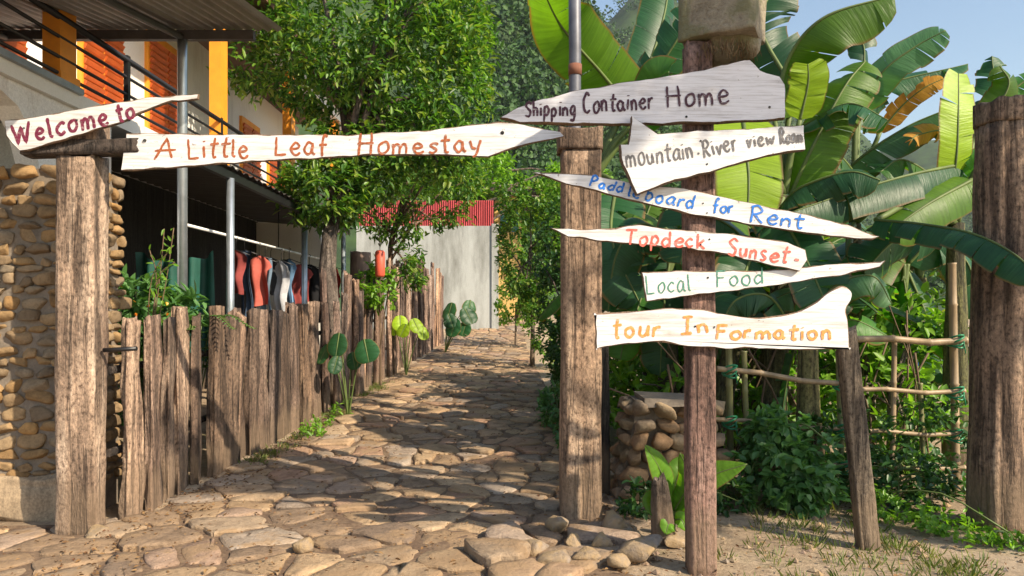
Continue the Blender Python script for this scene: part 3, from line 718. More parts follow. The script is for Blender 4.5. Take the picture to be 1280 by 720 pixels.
board('wooden_sign', [(666, 215), (700, 216), (733, 218), (780, 226), (804, 231), (840, 233), (869, 238), (930, 252), (1000, 266), (1060, 281), (1100, 296), (1090, 301), (1060, 298), (1000, 290), (930, 280), (869, 269), (804, 254), (760, 243), (733, 236), (700, 227)], 3.872,
      'long tapering board reading Paddleboard for Rent in blue', [('Padd', 736, 233, 779, 241, 13), ('le', 784, 244, 799, 248, 14), ('board', 805, 250, 868, 262, 17), ('for', 890, 265, 917, 267, 17), ('Rent', 937, 277, 1005, 285, 20)], 'ink_blue', wpx=2.6, extra=[(879, 254, .9), (884, 266, .9)])
board('wooden_sign', [(688, 285), (740, 287), (800, 281), (830, 285), (910, 292), (985, 303), (1008, 312), (1010, 325), (1000, 339), (960, 330), (880, 313), (780, 304), (710, 296)], 3.845,
      'narrow white board reading Topdeck Sunset in coral red', [('Topdeck', 781, 305, 882, 311, 19), ('Sunset', 909, 319, 985, 329, 20), ('-', 988, 329, 1000, 331, 20)], 'ink_red', wpx=2.9, extra=[(887, 299, 1.1), (876, 306, 1.1)])
board('wooden_sign', [(802, 340), (830, 339), (960, 338), (1040, 330), (1108, 326), (1100, 334), (1050, 345), (960, 358), (880, 368), (808, 377)], 3.872,
      'white board reading Local Food in sea green, tapering to a point', [('Local', 808, 367, 865, 363, 22), ('Food', 895, 358, 956, 355, 21)], 'ink_green', wpx=1.9, extra=[(885, 347, 1.3)])
board('wooden_sign', [(744, 393), (746, 392), (800, 389), (840, 385), (872, 386), (905, 393), (945, 397), (985, 393), (1015, 381), (1036, 366), (1052, 357), (1064, 364), (1063, 376), (1058, 387), (1060, 402), (1061, 433), (1059, 435), (1000, 437), (900, 435), (860, 433), (820, 428), (785, 430), (749, 435), (746, 434)], 3.872,
      'wavy white board reading tour Information in orange, lowest on the signpost', [('tour', 765, 424, 826, 420, 23), ('In', 852, 418, 888, 416, 21), ('Formation', 894, 423, 1040, 425, 19)], 'ink_orange', smooth=True, wpx=3.6, extra=[(869, 408, 1.3), (893, 409, 1.3)])

# ------------------------------------------------------------------ cobble wall at the left
def cobble_wall(o, x0, x1, y0, y1, z1, sw, sh, stone='river', seed=1, zlo=.2):
    mb = MB(); mb.box(((x0+x1)/2, (y0+y1)/2, z1/2-.05), (x1-x0, y1-y0, z1+.1)); mb.build('mortar', M['mortar'], o)
    mb = MB(); r_ = random.Random(seed); z = zlo; row = 0
    while z < z1-.03:
        h = r_.uniform(*sh); x = x0-r_.uniform(0, .1)
        while x < x1-.04:
            w = min(r_.uniform(*sw), x1-x+.03); rock(mb, (x+w/2, y0+r_.uniform(-.005, .012), z+h/2+r_.uniform(-.012, .012)), (w*.9, r_.uniform(.07, .11), h*r_.uniform(.86, 1.02)), r_.uniform(0, 99), cuts=6); x += w*r_.uniform(.92, 1.06)
        y = y0+.02
        while y < y1:
            w = r_.uniform(*sw)*.8; rock(mb, (x1-.005, y+w/2, z+h/2), (r_.uniform(.07, .11), w*.9, h*.88), r_.uniform(0, 99), cuts=5); y += w
        z += h
    return mb.build('cobbles', M[stone], o)
t = thing('cobble_wall', (-3.4, 5.1, 0), 'wall of tan river cobbles in mortar behind the left post', 'wall')
cobble_wall(t, -4.9, -2.86, 5.03, 5.4, 2.36, (.09, .21), (.055, .105))
mb = MB(); o = [(-4.9, 4.98), (-2.83, 4.98)]; timber(mb, (0, 0, 0), (0, 0, 1.9), .34, .1, .5, 88, .09, rings=40)
for i, p in enumerate(mb.v): mb.v[i] = Vector((-4.75+p.z, 4.98+p.y, .12+p.x))
mb.build('plaster_skirt', stained('tan plaster', (.44, .33, .215), (.2, .15, .10), 4, .42, .62, grain=.4), t)

# stacked stone plinth on the right
t = thing('stone_plinth', (1.15, 5.5, 0), 'low stacked stone plinth with a flat cap behind the signpost', 'plinth')
mb = MB(); r_ = random.Random(5); z = .0
while z < .70:
    h = r_.uniform(.08, .14); k = 1-.30*z/.70; x = 1.2-.42*k
    while x < 1.2+.30*k:
        w = r_.uniform(.1, .22); rock(mb, (x+w/2, 5.41+r_.uniform(-.02, .02), z+h/2+r_.uniform(-.015, .015)), (w*1.08, .2, h*r_.uniform(1.0, 1.15)), r_.uniform(0, 99), cuts=9); x += w
    for yy in (5.5, 5.68, 5.84): rock(mb, (1.2-.40*k, yy, z+h/2), (.16, .19, h*.95), r_.uniform(0, 99), cuts=14); rock(mb, (1.2+.31*k, yy, z+h/2), (.16, .19, h*.95), r_.uniform(0, 99), cuts=14)
    z += h
mb.build('stones', M['plinth'], t)
mb = MB(); mb.add([(1.2+a*q, 5.62+b*.2, c) for c, q in ((0, 1), (z, .68)) for a, b in ((-.42, -1), (.33, -1), (.33, 1), (-.42, 1))], [(0, 1, 5, 4), (1, 2, 6, 5), (2, 3, 7, 6), (3, 0, 4, 7), (0, 3, 2, 1), (4, 5, 6, 7)]); mb.build('rubble_core', stained('dark earthy mortar', (.17, .135, .10), (.09, .07, .055), 4, .45, .7), t)
mb = MB(); mb.box((1.21, 5.6, z+.0), (.5, .5, .04), jit=.015); mb.build('cap_slab', M['mortar'], t)

# loose rocks at the path edge
for px, py, w, dp, h, lab in ((697, 668, .15, .2, .16, 'pale pinkish rock at the foot of the middle timber post'),
      (770, 668, .24, .22, .15, 'pointed tan rock between the middle post and the young plant'),
      (800, 704, .34, .3, .17, 'big pale boulder by the foot of the signpost'), (716, 688, .13, .16, .1, 'small pinkish rock right of the paving edge, near the middle post'),
      (735, 706, .2, .18, .09, 'ochre rock lying at the right edge of the paving'), (665, 690, .26, .2, .1, 'flat tan rock slab raised above the paving in front of the middle post'),
      (845, 685, .2, .18, .08, 'low buff rock between the boulder and the signpost'), (785, 580, .24, .2, .16, 'grey rock resting against the stacked stone plinth'),
      (752, 690, .2, .15, .12, 'tilted tan rock between the pinkish rocks and the pale boulder'), (690, 712, .3, .2, .1, 'broad ochre slab stone at the bottom edge, left of the ochre rock'),
      (775, 714, .22, .2, .1, 'grey tan rock at the bottom edge left of the big pale boulder'), (830, 668, .16, .12, .1, 'small rock at the foot of the young lime plant'),
      (380, 692, .16, .12, .1, 'dark rough stone standing on the sunlit paving'), (120, 672, .34, .16, .06, 'white flat stone at the foot of the left post')):
    d = 1302/(py-HZ) if py < 1000 else 4; p = P(px, py, d); mb = MB(); rock(mb, (p.x, p.y, H(p.x, p.y)+h*.4), (w*.85, dp*.85, h*.92), rnd.uniform(0, 99), ang=rnd.uniform(0, 3), cuts=16)
    tag(mb.build('loose_rock', M['rubble'], loc=(p.x, p.y, 0)), lab, 'rock', 'loose rocks along the paving')

# ------------------------------------------------------------------ plank fence and stake fence at the left of the path
def fence(name, lab, y0, y1, wr, hr, mat, gapr, dp, sq, tip, seed, skip=()):
    t = thing(name, (xl(y0)-.1, y0, G(y0)), lab, 'fence'); r_ = random.Random(seed); y = y0; k = 0
    while y < y1 and k < 95:
        w = r_.uniform(*wr); yc = y+w/2; x = xl(yc)-.1+r_.uniform(-.06, .06)
        if not any(a < yc < b for a, b in skip):
            h = r_.uniform(*hr)+(min(1, (yc-9)/6)*.3 if yc > 9.3 else 0); lean = r_.uniform(-.04, .04); mb = MB()
            timber(mb, (x, yc, G(yc)-.08), (x+r_.uniform(-.04, .04), yc+lean, G(yc)+h), dp*r_.uniform(.8, 1.2), w*.95, sq, r_.uniform(0, 99), .02, n=22, rings=20, taper=r_.uniform(0, tip), ragged=.02+.3*tip*tip, slant=r_.uniform(-.03, .03), rotz=r_.uniform(-.3, .3))
            mb.build('plank', M[mat], t); k += 1
        y += w+r_.uniform(*gapr)
    mb = MB(); ys = [y0, y1] if y1-y0 < 6 else [y0, y0+4, y0+8, y1]
    for z in (.45, 1.0): mb.tube([(xl(q)-.19, q, G(q)+z) for q in ys], .028, 8)
    mb.build('rail', M['beam'], t); return t
fence('plank_fence', 'near fence of broad weathered sleepers standing upright beside the path', 4.95, 9.1, (.15, .26), (1.29, 1.42), 'sleeper', (.008, .045), .06, .75, .1, 3)
fence('stake_fence', 'taller farther fence of rough pale stakes with uneven tops', 9.25, 19.6, (.12, .25), (1.3, 1.85), 'stake', (.02, .12), .09, .25, .4, 8, skip=((9.85, 10.2),))

t = thing('round_post', (-2.44, 11.9, G(11.9)), 'thick brown round post standing in the fence line beside the tree trunk', 'post')
mb = MB(); timber(mb, (-2.44, 11.9, .1), (-2.42, 11.9, 2.33), .32, .32, 0, 17, .02); mb.build('log', plain('brown log skin', (.2, .135, .11), .8, 0, .3, 9, .4, stretch=(3, 3, .6)), t)
t = thing('hanging_lantern', (-1.95, 11.2, 2.0), 'faded red tube lantern hanging above the stake fence', 'lantern')
mb = MB(); a = P(475, 313, 11.2); mb.tube([(a.x, a.y, a.z), (a.x, a.y, a.z-.03), (a.x, a.y, a.z-.37), (a.x, a.y, a.z-.4)], [.05, .075, .075, .06], 16); mb.build('tube', M['lantern'], t)
mb = MB(); mb.tube([(a.x, a.y, a.z-.02), (a.x-.02, a.y, a.z+.5), (a.x+.1, a.y+.2, a.z+1.1)], .006, 5); mb.build('cord', M['twig'], t)

# ------------------------------------------------------------------ house with the balcony
t = thing('balcony_house', (-4.6, 9, 0), 'white two storey house with orange columns and black balcony rails', 'house')
BX = -3.6
mb = MB(); mb.box((-4.72, 10.6, 4.25), (.2, 11, 2.2)); mb.build('upper_wall', M['white_wall'], t)
mb = MB(); mb.box((-4.45, 10.4, 3.13), (1.75, 11.4, .12)); sm_ = mb.build('balcony_slab', M['white_wall'], t)
for i, yy in enumerate((5.97, 9.2, 12.1, 15.2)):
    mb = MB(); mb.box((BX-.03, yy, 4.225), (.14, .22, 2.07)); mb.box((BX-.03, yy, 3.24), (.18, .26, .09)); mb.build('column', M['orange'], t)
mb = MB(); mb.box((BX-.03, 10.6, 5.36), (.22, 11, .2)); mb.build('eave_beam', M['white_wall'], t)
mb = MB(); mb.box((-4.3, 10.6, 5.56), (2.1, 11.6, .12)); mb.build('roof', plain('brown roof underside', (.16, .09, .055), .8), t)
for i, (ya, yb, z0, z1) in enumerate(((7.9, 8.75, 3.2, 5.0), (9.35, 10.35, 3.2, 4.95), (12.6, 13.5, 3.2, 4.7), (14.0, 14.8, 3.2, 4.7), (6.3, 7.0, 3.2, 5.0))):
    mb = MB(); mb.box((-4.60, (ya+yb)/2, (z0+z1)/2), (.06, yb-ya, z1-z0)); fr = mb.build('window_shutter', M['orange'], t)
    mb = MB(); k = int((z1-z0)/.085)
    for j in range(k):
        for s0, s1 in ((ya+.035, (ya+yb)/2-.02), ((ya+yb)/2+.02, yb-.035)):
            mb.box((-4.555, (s0+s1)/2, z0+.08+j*(z1-z0-.14)/k), (.03, s1-s0, .06), Matrix.Rotation(R(28), 3, 'Y'))
    mb.build('louvres', M['shutter'], fr)
rp = bpy.data.objects.new('railing', None); col.objects.link(rp); rp.parent = t
for yy in (4.9, 6.9, 9.12, 11.4, 13.6, 15.8):
    mb = MB(); mb.box((BX+.03, yy, 3.46), (.04, .05, .6)); mb.build('rail_post', M['rail'], rp)
mb = MB()
for z, r_ in ((3.72, .028), (3.56, .015), (3.4, .015), (3.27, .015)):
    mb = MB(); mb.tube([(BX+.03, 4.9, z), (BX+.03, 16, z)], r_, 8); mb.build('rail_bar', M['rail'], rp)
mb = MB(); mb.box((BX+.04, 5.5, 3.20), (.05, 1.3, .05)); mb.build('edge_gutter', plain('grey gutter', (.3, .33, .36), .5, .3), t)
mb = MB(); pts = [(4.5, 2.98), (5.25, 2.97), (5.45, 2.9), (5.6, 2.74), (5.7, 2.5), (5.76, 2.2), (5.78, 0.0), (6.72, 0.0), (6.72, 3.068), (4.5, 3.068)]
k = len(pts); mb.add([(-3.62, y, z) for y, z in pts]+[(-3.8, y, z) for y, z in pts], [tuple(range(k)), tuple(range(k, 2*k))[::-1]]+[(i, i+k, (i+1) % k+k, (i+1) % k) for i in range(k)]); mb.build('arched_wall', stained('stained white render', (.80, .77, .74), (.50, .42, .37), 2.6, .55, .8), t)
mb = MB(); mb.box((-5.3, 6.4, 1.5), (2.9, .1, 3.0)); mb.build('arch_recess', M['cement'], t)
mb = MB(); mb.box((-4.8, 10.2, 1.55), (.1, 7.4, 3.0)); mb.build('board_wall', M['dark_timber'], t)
mb = MB(); mb.box((-4.3, 13.9, 1.6), (1.5, .15, 2.86)); mb.build('end_wall', M['white_wall'], t)
mb = MB(); mb.box((-4.8, 15.2, 1.55), (.12, 2.4, 3.0)); mb.build('rear_wall', M['white_wall'], t)

# lean-to porch roof under the balcony
t = thing('porch_roof', (-3.7, 9, 2.8), 'dark sheet porch roof along the house below the balcony', 'roof')
mb = MB(); nn = 110
for i in range(nn+1):
    y = 6.75+i*(13.4-6.75)/nn; w = .018*math.sin(i*1.9)
    mb.v += [Vector((-2.85, y, 2.86+w)), Vector((-4.55, y, 3.0+w))]
for i in range(nn): mb.face((2*i, 2*i+1, 2*i+3, 2*i+2), 0, True)
mb.build('sheet', plain('dark roof sheet', (.06, .055, .05), .7), t)
mb = MB(); mb.box((-2.92, 10, 2.79), (.06, 6.6, .08)); mb.build('edge_beam', M['rail'], t)
for i, (y, r_) in enumerate(((7.66, .04), (10.4, .04), (12.8, .04))):
    mb = MB(); mb.tube([(-2.9, y, 0), (-2.9, y, 2.76)], r_, 14); mb.build('pipe_post', M['galv'], t)

# corrugated awning top left
t = thing('corrugated_awning', (-3.2, 5.5, 3.7), 'corrugated metal awning on a galvanised pipe over the entrance corner', 'awning')
mb = MB(); nn = 300; Xa, Xb = -6.4, -2.02
def az(y): return 3.86-(6.5-y)*.15
for i in range(nn+1):
    x = Xa+(Xb-Xa)*i/nn; w = .016*math.sin(x*2*math.pi/.085)
    for y in (6.55, 5.4, 4.2, 3.2): mb.v.append(Vector((x, y, az(y)+w)))
for i in range(nn):
    for j in range(3): mb.face((i*4+j, i*4+j+1, i*4+j+5, i*4+j+4), 0, True)
mb.build('sheet', M['roof_metal'], t)
mb = MB(); mb.box((-4.25, 6.5, 3.80), (4.0, .06, .08)); mb.build('edge_beam', plain('dark steel', (.09, .08, .075), .6, .3), t)
for x in (-2.88, -4.4, -5.8):
    mb = MB(); mb.tube([(x, 6.46, az(6.46)-.075), (x, 3.2, az(3.2)-.075)], .032, 8); mb.build('rafter', plain('dark steel rafter', (.09, .085, .085), .6, .3), t)
mb = MB(); mb.tube([(-2.88, 6.5, -.02), (-2.88, 6.5, 3.6), (-2.88, 6.5, 3.76)], .042, 16); mb.build('pipe_post', M['galv'], t)

# green cloth, washing line and clothes
t = thing('green_sheet', (-3.6, 7.4, 1.5), 'dark green net sheet hanging beneath the porch roof', 'sheet')
mb = MB(); nu, nv = 40, 12
for j in range(nv+1):
    for i in range(nu+1):
        u, v = i/nu, j/nv; x = -4.0+u*.85; z = 2.02-.1*math.sin(u*3.1)-v*1.1+.02*math.sin(u*20); y = 7.9+.06*math.sin(u*24+v)+.05*v
        mb.v.append(Vector((x, y, z)))
for j in range(nv):
    for i in range(nu): a = j*(nu+1)+i; mb.face((a, a+1, a+nu+2, a+nu+1), 0, True)
mb.build('net', M['tarp_green'], t)
t = thing('washing_line', (-3.2, 9.5, 2.24), 'white pole washing line running along the porch', 'washing line')
mb = MB(); mb.tube([(-3.2, 7.2, 2.24), (-3.2, 13.3, 2.26)], .016, 8); mb.build('pole', plain('white pole', (.7, .7, .68), .5), t)
mb = MB()
for yy in (7.3, 10.2, 13.2): mb.tube([(-3.2, yy, 2.25), (-3.2, yy, 2.86)], .008, 6)
mb.build('hanger_rod', M['rail'], t)
def garment(y, cx, w, ln, cloth, lab, kind='shirt', top=2.15):
    t = thing('hanging_'+kind, (cx, y, top), lab, 'clothing', 'washing on the line')
    mb = MB(); sh = [(0, 1), (.14, .98), (.30, .93), (.5, .72), (.42, .62), (.30, .72), (.29, .4), (.31, 0)] if kind == 'shirt' else [(0, 1), (.28, 1), (.3, .6), (.33, 0), (.06, 0), (.03, .62)]
    out = [(a, b) for a, b in sh]+[(-a, b) for a, b in sh[::-1] if a > 0]
    k = len(out); ph = rnd.uniform(0, 6)
    w *= .88; yaw = rnd.choice([rnd.uniform(-1.1, -.5), rnd.uniform(-.3, .4), rnd.uniform(.6, 1.0)]); cyw, syw = math.cos(yaw), math.sin(yaw); sag = rnd.uniform(-.06, .06); top += rnd.uniform(-.05, .02)
    def fr(a, b, off):
        q = off+.045*math.sin(a*14+ph+b*2)*(1-b*.5)+.02*math.sin(b*9+ph); return Vector((cx+a*w*cyw-q*syw, y+a*w*syw+q*cyw, top-.05-(1-b)*ln+a*sag+.02*math.sin(a*9+ph)*(1-b)))
    # subdivide by strips for folds
    cols = 14; rows = 10
    def half(b):  # half widths at height b
        if kind == 'shirt':
            if b > .93: return .30*(1-(b-.93)/.07)+.1*(b-.93)/.07
            if b > .70: return .30+(.93-b)/.23*.17
            return .295+.02*(1-b)
        return .28+.05*(1-b)
    for s_ in (0, .018):
        o = len(mb.v)
        for j in range(rows+1):
            b = 1-j/rows
            for i in range(cols+1): mb.v.append(fr((i/cols*2-1)*half(b), b, s_))
        for j in range(rows):
            for i in range(cols):
                if kind != 'shirt' and j > 4 and i in (6, 7): continue
                a = o+j*(cols+1)+i; mb.face((a, a+1, a+cols+2, a+cols+1), 0, True)
    mb.build('cloth', M['cloth_'+cloth], t)
    mb = MB(); mb.tube([(cx, y, top-.06), (cx, y, top+.05), (cx+.02, y, top+.1), (cx-.0, y, top+.11)], .005, 5); mb.tube([(cx-.16, y+.01, top-.1), (cx, y+.01, top-.04), (cx+.16, y+.01, top-.1)], .006, 5); mb.build('hanger', M['rail'], t)
for args in ((8.62, -3.2, .46, .5, 'brick', 'coral shirt, nearest on the washing line'), (8.9, -3.2, .42, .95, 'denim', 'dark blue jeans hanging behind the coral shirt', 'trousers'),
             (9.3, -3.16, .44, .62, 'coral', 'orange red shirt hanging after the dark jeans'), (9.65, -3.2, .42, .9, 'paleblue', 'pale blue long garment between the orange shirt and the white shirt', 'trousers'),
             (10.0, -3.1, .5, .7, 'white', 'white shirt in the middle of the washing line'), (10.18, -3.3, .4, .5, 'charcoal', 'small charcoal shirt tucked behind the white shirt'), (10.6, -3.25, .4, .7, 'denim', 'faded blue trousers between the light blue and brick red shirts', 'trousers'), (10.35, -3.1, .46, .66, 'skyblue', 'light blue shirt right behind the white shirt'),
             (10.85, -3.08, .5, .66, 'brick', 'brick red tee shirt between the light blue and black shirts'), (11.3, -3.08, .54, .85, 'black', 'black shirt next to the brick red tee shirt'),
             (11.8, -3.0, .5, .85, 'charcoal', 'second dark shirt from the far end of the washing line'), (12.4, -2.95, .44, .5, 'red', 'bright red shirt, last on the washing line')):
    garment(*args)

# ------------------------------------------------------------------ far wall, red sheet, yellow house
t = thing('cement_wall', (-2, 22, 1), 'streaked grey cement wall closing the end of the path', 'wall')
a = P(618, 405, 22); mb = MB(); mb.box(((-4.6+a.x)/2, 22.12, 2.15), (a.x+4.6, .24, 3.5)); mb.build('panel', M['cement'], t)
mb = MB(); mb.box((a.x+.02, 22.1, 2.2), (.2, .3, 3.52)); mb.build('end_pier', M['cement'], t)
mb = MB(); mb.box((a.x-3.2, 22.0, 2.55), (1.2, .2, .1)); mb.build('ledge', M['mortar'], t)
t = thing('red_sheet_fence', (-2.2, 22.4, 3.8), 'red corrugated sheet fence standing on the cement wall', 'fence')
mb = MB(); nn = 260
for i in range(nn+1):
    x = -4.6+i*4.04/nn; w = .03*math.sin(i*1.5); mb.v += [Vector((x, 22.2+w, 3.88)), Vector((x, 22.2+w, 4.68))]
for i in range(nn): mb.face((2*i, 2*i+1, 2*i+3, 2*i+2), 0, True)
mb.build('sheet', M['red_sheet'], t)
t = thing('yellow_house', (-.6, 27, 1.1), 'small ochre house with teal panels beyond the cement wall', 'house')
mb = MB(); mb.box((-.15, 28, 3.3), (1.0, .9, 4.7)); mb.build('wall', M['yellow'], t)
mb = MB(); mb.box((-1.9, 28.2, 3.7), (2.5, .6, 3.6)); mb.build('teal_wall', M['teal'], t)
mb = MB(); mb.box((-1.1, 28, 5.75), (4.4, 1.8, .16)); mb.build('roof', plain('dark eaves', (.06, .045, .04), .8), t)
for x in (-.3, .12):
    mb = MB(); mb.box((x, 27.52, 4.7), (.26, .06, .8)); mb.build('window', M['teal'], t)

# ------------------------------------------------------------------ trees and shrubs
def crown(lf, ells, L, W, per, clump, spread=1.0, hollow=.55):
    tips = []
    for (c, r, n) in ells:
        c = np.array(c)
        k = 0
        while k < n:
            o = rv(); rad = rng.uniform(hollow, 1.0)**.5; q = o*rad
            w = noise.noise(Vector((c[0]+q[0]*1.9, c[1]+q[1]*1.9, q[2]*1.9+c[2])))
            if w < -.12 and rad > .7: 
                if rng.random() < .75: k += 1; continue
            p = c+q*np.array(r)*(1+.22*w); tips.append((p, o)); k += 1
    for p, o in tips:
        ax = o+np.array([0, 0, .25])+rv()*.4
        for k in range(per):
            dd = ax*.55+rv()*spread; dd[2] -= .15
            nn = np.array([0, 0, 1.])+rv()*.45+o*.35
            q = p+rv()*clump*rng.random()
            lf.add(q, dd, nn, L*rng.uniform(.65, 1.2), W*rng.uniform(.7, 1.15))
    return tips
def tree(name, base, trunk, r0, ells, label, leaf, L, W, per, clump, cat='tree', group=None, bark='bark', spread=1.0, branches=14, hollow=.55):
    t = thing(name, base, label, cat, group)
    lf = Leaves(); tips = crown(lf, ells, L, W, per, clump, spread, hollow); lf.build('crown', M[leaf], t)
    mb = MB(); tk = cr(trunk, 12); mb.tube(tk, [r0*(1-.45*i/11) for i in range(12)], 14, wob=.25)
    for i in range(branches):
        p, o = tips[int(rng.integers(len(tips)))]; s = tk[int(rng.integers(6, 12))]; e = Vector(p); mid = s.lerp(e, .5)+Vector((0, 0, .15*(e-s).length))
        mb.tube(cr([s, mid, e], 7), [r0*.4*(1-.8*j/6)+.004 for j in range(7)], 6)
    mb.build('trunk', M[bark], t); return t
tree('broadleaf_tree', (-2.35, 10.05, G(10)), [(-2.36, 10.05, .1), (-2.42, 10.05, 1.0), (-2.5, 10.1, 2.2), (-2.35, 10.4, 3.4), (-2.2, 10.6, 4.6)], .145,
     [((-2.0, 10.7, 5.35), (1.7, 1.5, 1.45), 620), ((-1.35, 10.7, 4.8), (1.05, 1.1, 1.25), 430), ((-1.2, 10.9, 5.8), (.85, 1, 1.0), 200), ((-3.3, 10.4, 4.95), (.85, .8, .62), 170), ((-2.55, 10.2, 3.1), (.6, .6, .52), 210), ((-1.95, 10.3, 3.35), (.5, .5, .4), 90), ((-2.3, 10.3, 3.9), (.45, .5, .4), 60), ((-1.4, 10.6, 3.75), (.85, .8, .5), 160)],
     'large leafy green tree rising above the fence and the long board', 'mango', .135, .05, 14, .19)
tree('slender_tree', (-1.95, 13.2, G(13)), [(-2.1, 13.2, .2), (-2.12, 13.2, 1.6), (-2.15, 13.2, 2.6), (-1.9, 13.3, 3.4)], .06,
     [((-1.5, 13.3, 3.55), (.95, .8, .8), 240), ((-2.3, 13.2, 3.3), (.6, .6, .6), 100), ((-1.0, 13.3, 4.0), (.7, .7, .6), 130), ((-1.75, 12.9, 2.35), (.22, .25, .7), 50)],
     'slender tree with drooping foliage in front of the red sheet fence', 'mango', .13, .045, 12, .13, bark='stake')
tree('bushy_tree', (-2.4, 26.5, 1.1), [(-2.4, 26.5, 1), (-2.4, 26.5, 5)], .16, [((-2.0, 26.5, 6.4), (2.0, 1.4, 1.1), 300), ((0.2, 29.5, 5.7), (2.2, 1.2, 1.0), 280), ((2.2, 27, 5.4), (1.4, 1.2, 1.4), 200)],
     'bright green tree behind the cement wall and ochre house', 'bright', .26, .12, 11, .3)
tree('leafy_shrub', (.35, 14.5, G(14)), [(.4, 14.5, .2), (.4, 14.5, 1.4), (.35, 14.5, 2.6)], .05, [((.42, 14.5, 2.6), (.72, .7, 1.2), 420), ((.75, 14.2, 1.3), (.55, .6, 1.0), 200), ((.2, 14.3, 3.5), (.5, .5, .5), 110), ((1.2, 14.3, 3.2), (.7, .6, .9), 160)],
     'tall small leaved shrub overhanging the far right side of the path', 'mango', .10, .05, 12, .11, 'shrub')
tree('flowering_shrub', (-.05, 19, G(19)), [(.1, 19, .4), (.1, 19, 1.6)], .04, [((.12, 19, 1.7), (.5, .6, .8), 150), ((.75, 18, 2.2), (.6, .6, 1.1), 160)], 'loose yellow green shrub at the far right end of the path beside the cement wall', 'bright', .12, .06, 10, .13, 'shrub')
tree('dark_shrub', (.85, 10.2, G(10)), [(.9, 10.2, .1), (.9, 10.2, .9)], .04, [((.92, 10.2, .75), (.42, .9, .65), 220), ((1.2, 9.5, 1.5), (.5, .7, .9), 200), ((.8, 11.6, 1.3), (.4, .7, .8), 140), ((.8, 11.2, 2.3), (.5, .6, .7), 150)],
     'dark shrub crowding the right path edge left of the middle post', 'dark_leaf', .1, .05, 11, .1, 'shrub')
tree('low_herb', (.5, 8.6, G(8.6)), [(.52, 8.6, 0), (.52, 8.6, .3)], .02, [((.56, 8.4, .3), (.24, .7, .3), 160), ((.62, 7.2, .18), (.16, .6, .2), 70)],
     'low dark green herb patch spilling onto the paving', 'bush', .07, .035, 10, .07, 'plant', bark='stem')
tree('nettle_bush', (1.95, 5.35, 0), [(1.95, 5.35, 0), (1.95, 5.35, .6)], .018, [((1.93, 5.3, .34), (.32, .28, .32), 170), ((1.82, 5.3, .52), (.17, .2, .16), 40), ((2.1, 5.25, .22), (.24, .2, .22), 50), ((1.98, 5.1, .12), (.24, .12, .1), 30)],
     'rounded bushy plant with grey green leaves in front of the bamboo fence', 'bush', .085, .058, 8, .06, 'bush', bark='stem', hollow=.3)
tree('weed_clump', (2.75, 5.3, 0), [(2.75, 5.3, 0), (2.75, 5.3, .3)], .012, [((2.75, 5.3, .2), (.42, .3, .26), 110), ((2.5, 5.5, .4), (.3, .3, .35), 60), ((3.2, 5.6, .35), (.4, .3, .4), 80)],
     'dark low weeds in front of the bamboo fence beside the round log post', 'dark_leaf', .07, .035, 9, .07, 'weeds', bark='stem', hollow=.3)
tree('weed_clump', (.86, 5.0, 0), [(.86, 5.0, 0), (.86, 5.0, .15)], .008, [((.86, 5.0, .12), (.16, .14, .14), 40), ((1.5, 5.1, .12), (.2, .15, .14), 40)], 'small dark weeds at the foot of the stacked stone plinth', 'dark_leaf', .07, .03, 8, .05, 'weeds', bark='stem', branches=5, hollow=.2)
tree('ground_creeper', (3.0, 4.5, 0), [(3.0, 4.5, 0), (3.0, 4.5, .06)], .006, [((2.75, 4.75, .05), (.3, .2, .06), 50), ((3.0, 4.35, .04), (.35, .2, .05), 50), ((2.55, 5.0, .08), (.3, .15, .1), 40)], 'low bright creeping weeds on the dirt in front of the round log post', 'bright', .05, .028, 8, .05, 'weeds', bark='stem', branches=4, hollow=.1)
t = tree('garden_plant', (-2.9, 5.9, 0), [(-2.95, 5.9, 0), (-2.95, 5.9, .9)], .03, [((-3.0, 5.95, 1.38), (.28, .25, .26), 90), ((-2.86, 6.2, 1.36), (.26, .25, .16), 60), ((-2.98, 5.8, .95), (.16, .2, .5), 50)],
     'leafy garden plant with small orange flowers behind the near fence', 'bush', .13, .05, 9, .1, 'plant', bark='stem')
lf = Leaves()
for _ in range(26): 
    o = rv(); lf.add((-2.95+o[0]*.3, 5.75+o[1]*.1, 1.42+o[2]*.2), rv(), rv(), .03, .025)
lf.build('flowers', M['flower'], t)
t = thing('arching_fern', (-2.6, 6.2, 1), 'feathery fern fronds arching behind the near fence', 'fern')
lf = Leaves(); mb = MB()
for k in range(13):
    a = rng.uniform(0, 6.28); q = cr([(-2.68, 6.35, .6), (-2.68+math.cos(a)*.22, 6.35+math.sin(a)*.2, 1.32), (-2.68+math.cos(a)*.55, 6.35+math.sin(a)*.5, 1.25)], 22); mb.tube(q, .005, 5)
    for i in range(4, 22):
        dr = (q[i]-q[i-1]).normalized(); sd = dr.cross(Vector((0, 0, 1))).normalized()
        for s_ in (1, -1): lf.add(q[i], sd*s_+dr*.4, Vector((0, 0, 1)), .11*(1-i/26), .022)
lf.build('fronds', M['bush'], t); mb.build('stalks', M['stem'], t)
t = thing('wall_creeper', (-2.72, 5.6, 1.2), 'thin creeper sprigs climbing the cobble wall corner', 'creeper'); lf = Leaves(); mb = MB()
for k in range(5):
    q = cr([(-2.7, 5.5, .9), (-2.66+rng.normal()*.06, 5.5, 1.6), (-2.58+rng.normal()*.1, 5.5, 1.75+rng.uniform(0, .3))], 16); mb.tube(q, .004, 5)
    for p in q[3:]: lf.add(p, rv(), rv()+np.array([0, -.5, 1]), .06, .02)
lf.build('leaves', M['bright'], t); mb.build('stalks', M['twig'], t)
